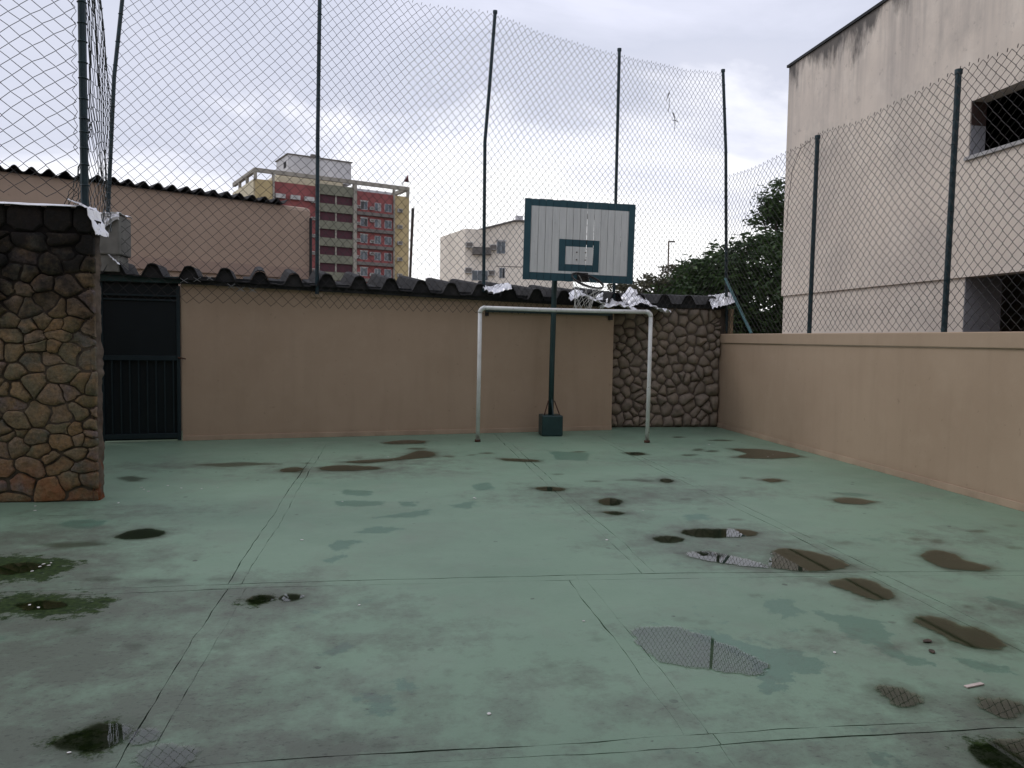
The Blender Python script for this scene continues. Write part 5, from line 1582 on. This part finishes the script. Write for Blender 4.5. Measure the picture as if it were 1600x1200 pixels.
for i in range(ns_):
    q = TB - tt_ * (0.62 + 1.14 * (i + 1))
    put('roof_sheet', sm_, tb_, (q.x - TB.x, q.y - TB.y, 4.715 + 0.006 * (i % 2)), (0, 0, math.atan2(tt_.y, tt_.x)))
adopt(MB().tube([(TB.x - 0.02 * tt_.x, TB.y - 0.1, 2.9), (TB.x - 0.02 * tt_.x, TB.y - 0.1, 4.4)], 0.035, 8).build('downpipe', M['fascia'], tb_), tb_)
# leaning rusty pole
MBp = MB().tube([(0.37, 16.0, 0.0), (0.39, 16.0, 2.8), (0.44, 16.0, 4.22)], 0.022, 8, r2=0.030)
tag(MBp.build('rusty_pole', simple('weathered_pole', (0.075, 0.04, 0.03), (0.03, 0.05, 0.045), 3, 0.7)), 'bare rusty pole standing behind the ridged roof near the tower', 'pole')

# ------------------------------------------------------------------ apartment tower
tw = empty('apartment_tower', (-20.43, 122.3, 0), math.atan2(10.05, 23.48), 'tall red and yellow apartment tower with olive bands and rooftop frame', 'building')
def tp(name, mat, *a, par=None): return MB().box(*a).build(name, mat, par or tw)
TD = 14.5
tp('core', M['t_beam'], 0.3, 25.2, 0.5, TD, 0, 25.0)
tp('yellow_bay', M['t_yellow'], 0.25, 2.75, 0.05, 0.49, 0, 25.1)
tp('red_bay', M['t_red'], 3.05, 9.5, 0.25, 0.49, 0, 25.1)
tp('recess', M['t_maroon'], 10.1, 15.6, 0.35, 0.49, 0, 25.1)
tp('red_bay', M['t_red'], 16.25, 22.65, 0.20, 0.49, 0, 25.15)
tp('yellow_bay', M['t_yellow'], 22.9, 25.5, 0.05, 0.49, 0, 25.1)
tp('side_wall', M['t_yellow'], 25.21, 25.5, 0.5, TD, 0, 25.1)
tp('side_wall', M['t_cream'], 0.0, 0.29, 0.5, TD, 0, 25.1)
for x0, x1 in ((2.76, 3.04), (9.52, 10.08), (15.65, 16.24), (22.66, 22.89)):
    tp('column', M['t_beam'], x0, x1, -0.12, 0.48, 0, 26.2)
tp('mullion', M['t_beam'], 12.7, 12.95, 0.2, 0.345, 0, 25.0)
FH = 2.69
for k in range(9):
    zb = 23.95 - FH * k
    tp('parapet_band', M['t_green'], 10.12, 15.62, 0.0, 0.30, zb, min(zb + 1.30, 25.6) if k else 25.55)
# cornices, beams and posts of the rooftop frame
tp('roof_beam', M['t_beam'], 0.0, 25.55, -0.05, 0.45, 26.15, 26.75)
tp('roof_beam', M['t_beam'], 0.0, 0.5, 0.46, TD, 26.15, 26.75)
tp('roof_beam', M['t_beam'], 25.05, 25.55, 0.46, TD, 26.15, 26.75)
for x in (0.02, 25.1):
    for y in (0.0, 5.0, 10.0):
        tp('frame_post', M['t_beam'], x, x + 0.42, y, y + 0.42, 25.0, 26.14)
tp('roof_storey', M['t_cream'], 4.5, 15.0, 3.0, 11, 25.0, 27.0)
tp('roof_storey', M['t_white'], 17.2, 24.0, 4.0, 10, 25.0, 26.3)
ph = tp('penthouse', M['t_white'], 6.6, 17.2, 5.2, 12.0, 27.0, 30.6)
tp('roof_slab', M['grey_slab'], 6.4, 17.4, 5.0, 12.2, 30.6, 30.75, par=ph)
tp('vent_opening', M['dark_inside'], 6.55, 6.6, 6.2, 7.6, 28.7, 29.7, par=ph)
tp('chimney', M['grey_slab'], 11.0, 11.7, 7, 7.7, 30.76, 31.6, par=ph)
MB().tube([(12.3, 7, 30.7), (12.3, 7, 34.2)], 0.04, 5).build('antenna', M['grey_slab'], ph)
fl = MB().tube([(24.2, 0.2, 26.75), (25.0, 0.2, 28.6)], 0.05, 5).build('flag_pole', M['grey_slab'], tw)
MB().prism([(24.55, 27.6), (25.5, 27.55), (25.3, 28.9), (24.95, 28.2)], lambda u, v, d: (u, d, v), 0.18, 0.22).build('flag', simple('red_black_flag', (0.25, 0.02, 0.03), (0.02, 0.01, 0.015), 1.5, 0.8, 0), fl)
frame_me = MB()
def window(par, x0, x1, y, z0, z1, bars=1, awning=True):
    w = MB().box(x0, x1, y - 0.06, y - 0.002, z0, z1).build('window', M['white_frame'], par)
    n = bars + 1
    for i in range(n):
        a = x0 + 0.045 + (x1 - x0 - 0.045) * i / n
        b = x0 + (x1 - x0 - 0.045) * (i + 1) / n
        MB().box(a, b, y - 0.075, y - 0.062, z0 + 0.05, z1 - 0.05).build('pane', M['glass'] if random.random() < 0.7 else random.choice((M['curtain'], M['glass_dark'])), w)
    if awning:
        MB().box(x0 - 0.1, x1 + 0.1, y - 0.14, y - 0.002, z1 + 0.01, z1 + 0.16).build('lintel', M['ac'], w)
ac_me = MB().box(-0.42, 0.42, -0.5, 0.0, 0, 0.62).mesh('ac_unit', M['ac'])
gr_me = MB().box(-0.34, 0.34, -0.512, -0.501, 0.08, 0.54).mesh('grille', M['grey_slab'])
def acu(par, x, y, z, s=1.0):
    o = put('ac_unit', ac_me, par, (x, y, z), (0, 0, 0), (s, s, s))
    put('grille', gr_me, o)
for k in range(6):
    z0 = 22.25 - FH * k
    for (x0, x1) in ((16.95, 18.15), (19.4, 20.5), (21.15, 22.4)):
        window(tw, x0, x1, 0.20, z0, z0 + 1.3, 1, x0 < 18)
    tp('ledge', M['grey_slab'], 16.26, 22.64, -0.35, 0.195, z0 - 0.95, z0 - 0.42)
    acu(tw, 16.55, 0.19, z0 + 0.1, 0.75)
    acu(tw, 18.85 + random.uniform(-0.12, 0.12), 0.19, z0 + (0.05 if k % 2 == 0 else 0.75), 0.8)
    acu(tw, 23.75, 0.04, z0 + 0.1, 0.95)
    acu(tw, 9.1, 0.24, z0 + 0.2, 0.75)
for x in (3.9, 6.2, 8.4):
    tp('awning', M['ac'], x - 0.75, x + 0.75, -0.3, 0.245, 22.6, 23.25)

# ------------------------------------------------------------------ cream apartment block
cb = empty('apartment_block', (7.57, 80, 0), 0, 'low cream apartment block behind the backboard, with window air conditioners', 'building')
def cp(name, mat, *a, par=None): return MB().box(*a).build(name, mat, par or cb)
prof = [(0, 0), (11.5, 0), (11.5, 13.82), (5.15, 13.75), (1.8, 12.80), (0, 12.84)]
MB().prism(prof, lambda u, v, d: (u - 0.28 * d, d, v), 0.0, 7.5).build('wall', M['w_cream'], cb)
MB().prism([(1.78, 12.82), (5.12, 13.77), (11.6, 13.84), (11.6, 13.98), (5.1, 13.92), (1.7, 12.95)], lambda u, v, d: (u - 0.28 * d, d, v), -0.25, 7.6).build('roof', M['grey_slab'], cb)
cp('chimney', M['t_white'], 5.5, 6.2, 1.0, 1.8, 13.9, 14.55)
cp('string_course', M['grey_slab'], 3.25, 8.5, -0.03, -0.002, 9.05, 9.12)
window(cb, 3.3, 4.2, 0.0, 10.4, 11.65, 1, True)
window(cb, 3.6, 4.2, 0.0, 7.85, 8.95, 1, False)
window(cb, 0.75, 2.4, 0.0, 7.55, 8.6, 2, False)
bl = cp('balcony', M['grey_slab'], 0.75, 2.65, -0.7, -0.002, 10.2, 10.85)
cp('balcony_opening', M['dark_inside'], 0.85, 2.55, -0.02, -0.002, 10.86, 11.0, par=bl)
for x, z in ((0.4, 10.9), (0.35, 8.3), (2.9, 10.75), (2.75, 8.1)):
    acu(cb, x, -0.002, z, 0.85)

# ------------------------------------------------------------------ parking building on the right
pk = empty('parking_building', (9.5, 12, 0), 0, 'stained beige parking building with dark openings beyond the right fence', 'building')
BX = 9.5
def kp(name, mat, *a, par=None, bevel=0):
    o = MB().box(*a).build(name, mat, par or pk, bevel=bevel)
    return adopt(o, pk) if par is None else o
YO0, YO1 = 6.2, 11.69
kp('upper_wall', M['facade'], BX, BX + 0.3, -6, 17.78, 5.64, 8.25)
kp('middle_wall', M['facade'], BX, BX + 0.3, -6, 17.78, 2.74, 4.70)
kp('pier', M['facade'], BX, BX + 0.3, YO1, 17.78, 4.701, 5.639)
kp('pier', M['facade'], BX, BX + 0.3, -6, YO0, 4.701, 5.639)
kp('lower_wall', M['facade'], BX + 0.05, BX + 0.32, YO1, 17.76, 0, 2.739)
kp('lower_wall', M['facade'], BX + 0.05, BX + 0.32, -6, YO0, 0, 2.739)
kp('jamb', M['jamb'], BX + 0.02, BX + 0.29, YO1 - 0.012, YO1 - 0.001, 4.702, 5.25)
kp('jamb', M['jamb'], BX + 0.055, BX + 0.75, YO1 - 0.012, YO1 - 0.001, 0.0, 2.738)
kp('jamb', simple('brown_jamb', (0.075, 0.042, 0.036), (0.05, 0.03, 0.027), 2, 0.8), BX + 0.02, BX + 0.29, YO1 - 0.012, YO1 - 0.001, 5.251, 5.638)
kp('sill', M['sill'], BX - 0.05, BX + 0.3, YO0 - 0.05, YO1 + 0.05, 4.672, 4.735, bevel=0.006)
kp('roof_edge', M['fascia'], BX - 0.04, BX + 0.34, -6, 17.83, 8.251, 8.31)
kp('end_wall', M['facade'], BX + 0.31, 22, 17.5, 17.77, 0, 8.25)
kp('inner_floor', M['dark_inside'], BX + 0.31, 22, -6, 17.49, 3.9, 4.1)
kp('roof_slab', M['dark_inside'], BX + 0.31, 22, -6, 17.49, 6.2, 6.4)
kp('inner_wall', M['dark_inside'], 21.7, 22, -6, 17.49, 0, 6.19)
kp('near_end_wall', M['facade'], BX + 0.31, 22, -6.3, -6.01, 0, 8.25)

# ------------------------------------------------------------------ trees
def crown(name, blobs, n, size, mat, parent, seed, flat_=1.0, loc=(0, 0, 0)):
    rng = np.random.default_rng(seed)
    vol = np.array([b[3] * b[4] * b[5] for b in blobs]) ** 0.75
    cnt = (n * vol / vol.sum()).astype(int)
    C_ = []
    for b, k in zip(blobs, cnt):
        ncl = max(6, k // 26)
        d = rng.normal(size=(ncl, 3))
        d /= np.linalg.norm(d, axis=1)[:, None]
        rad = rng.uniform(0.45, 1.0, ncl) ** 0.6
        cc = np.array(b[:3]) + d * rad[:, None] * np.array(b[3:6])
        idx = rng.integers(0, ncl, k)
        C_.append(cc[idx] + rng.normal(size=(k, 3)) * np.array([1, 1, 0.55 * flat_]) * size * 2.1)
    C_ = np.concatenate(C_)
    k = len(C_)
    u = rng.normal(size=(k, 3)); u[:, 2] *= 0.45
    u /= np.linalg.norm(u, axis=1)[:, None]
    w = rng.normal(size=(k, 3))
    w -= (w * u).sum(1)[:, None] * u
    w /= np.linalg.norm(w, axis=1)[:, None]
    s = size * rng.uniform(0.6, 1.3, k)[:, None]
    nrm = np.cross(u, w)
    V = np.stack([C_ - u * s, C_ + w * s * 0.45 + nrm * s * 0.12, C_ + u * s, C_ - w * s * 0.45 + nrm * s * 0.12], 1).reshape(-1, 3)
    F_ = np.arange(4 * k).reshape(-1, 4)
    me = bpy.data.meshes.new(name)
    me.from_pydata(V.tolist(), [], F_.tolist())
    me.materials.append(mat)
    o = bpy.data.objects.new(name, me)
    COL.objects.link(o)
    o.parent = parent
    return o
def tree(name, label, base, trunk, limbs, blobs, n, size, mat, seed, group='trees beyond the boundary wall', flat_=1.0, r=0.22):
    e = empty(name, base, 0, label, 'tree', group)
    mb = MB()
    mb.tube([Vector(q) for q in trunk], r, 9, r2=r * 0.45)
    mb.build('trunk', M['bark'], e)
    for l_ in limbs:
        MB().tube([Vector(q) for q in l_], r * 0.42, 6, r2=r * 0.1).build('limb', M['bark'], e)
    crown('crown', blobs, n, size, mat, e, seed, flat_)
    return e
tree('broadleaf_tree', 'dense dark green tree directly behind the right fence corner', (13.0, 28.0, 0), [(0, 0, 0), (0.1, 0, 1.5), (0.0, 0.1, 3.2)],
     [[(0, 0, 2), (-0.9, 0, 3.2), (-1.5, 0.1, 4.3)], [(0, 0, 2.2), (0.9, 0.2, 3.6), (1.5, 0.2, 4.8)], [(0, 0, 2.6), (0.2, -0.4, 4.0), (0.3, -0.4, 5.2)]],
     [(0.9, 0, 4.55, 1.7, 1.6, 1.15), (-0.9, 0, 3.7, 1.35, 1.5, 1.2), (0.8, -0.4, 2.9, 1.8, 1.6, 1.3), (-0.7, -0.2, 2.2, 1.5, 1.5, 1.2), (1.6, 0.2, 1.5, 1.6, 1.5, 1.3), (0.0, 0, 1.2, 1.8, 1.4, 1.0), (-1.9, 0.2, 3.2, 0.9, 1.2, 0.75)], 21000, 0.135, M['leaf_dark'], 3)
tree('broadleaf_tree', 'taller open crowned tree rising beside the parking building edge', (20.6, 39.0, 0), [(0, 0, 0), (0.1, 0, 3), (0.0, 0.1, 6.5)],
     [[(0, 0, 5), (-0.6, 0, 7), (-1.0, 0.1, 8.6)], [(0, 0, 5.5), (0.6, 0.2, 7.6), (0.5, 0.2, 9.5)], [(0, 0, 5.6), (-0.3, -0.2, 7.6), (-0.2, -0.2, 9.6)]],
     [(-0.1, 0, 9.2, 1.1, 1.0, 1.0), (-0.75, 0, 8.3, 0.95, 0.9, 0.75), (0.7, 0, 8.4, 1.1, 1, 0.9), (0.5, 0, 6.9, 1.5, 1.2, 0.8), (-0.5, 0, 6.6, 0.9, 1.0, 0.4)], 5200, 0.13, M['leaf_dark'], 5)
tree('umbrella_tree', 'flat topped sparse olive brown tree behind the backboard', (10.9, 30.0, 0), [(0, 0, 0), (0.1, 0, 1.8), (0.1, 0.1, 3.0)],
     [[(0.1, 0, 2.4), (-0.6, 0, 3.2), (-1.3, 0.1, 3.8)], [(0.1, 0, 2.4), (0.6, 0.2, 3.3), (1.0, 0.2, 4.3)], [(0.1, 0, 2.6), (-0.1, -0.4, 3.4), (-0.3, -0.4, 4.1)]],
     [(-1.0, 0, 3.75, 0.9, 1.2, 0.30), (0.0, 0, 4.0, 1.0, 1.2, 0.35), (0.75, 0, 4.55, 0.75, 1.0, 0.13), (0.4, 0, 3.3, 1.3, 1.2, 0.5), (-1.0, 0, 3.1, 1.1, 1.2, 0.4), (-1.7, 0, 3.5, 0.6, 0.9, 0.35)], 5000, 0.085, M['leaf_olive'], 7, flat_=0.6)
tree('broadleaf_tree', 'mid green rounded tree between umbrella tree and dense dark tree', (13.2, 33.0, 0), [(0, 0, 0), (0.1, 0, 1.5), (0.0, 0.1, 3.0)],
     [[(0, 0, 2), (-0.6, 0, 3.2), (-0.9, 0.1, 4.0)], [(0, 0, 2.2), (0.6, 0.2, 3.4), (0.8, 0.2, 4.3)]],
     [(0.5, 0, 4.5, 1.0, 1.2, 0.65), (-0.4, 0, 4.0, 1.0, 1.2, 0.6), (0.7, 0, 3.5, 1.2, 1.2, 0.8)], 5200, 0.115, M['leaf_dark'], 9)
tree('shrub_tree', 'low leafy tree peeping over the wall next to the parking building', (14.6, 27.0, 0), [(0, 0, 0), (0.0, 0, 0.9), (0.0, 0.0, 1.6)],
     [[(0, 0, 0.8), (0.5, 0, 1.4), (0.8, 0.1, 2.0)]], [(0, 0, 1.6, 1.3, 1.2, 0.9), (-1.2, 0, 1.5, 1.0, 1.0, 0.8)], 3600, 0.11, M['leaf_dark'], 12, r=0.12)

# ------------------------------------------------------------------ street lamp far behind the stone panel
lp = empty('street_lamp', (14.78, 40.0, 0), 0, 'thin street lamp with a short arm rising above the trees', 'street lamp')
MB().tube([(0, 0, 0), (0.0, 0, 6.95)], 0.05, 8, r2=0.04).build('pole', M['rust'], lp)
MB().box(-0.02, 0.34, -0.04, 0.04, 6.90, 6.98).build('lamp_head', M['grey_slab'], lp)
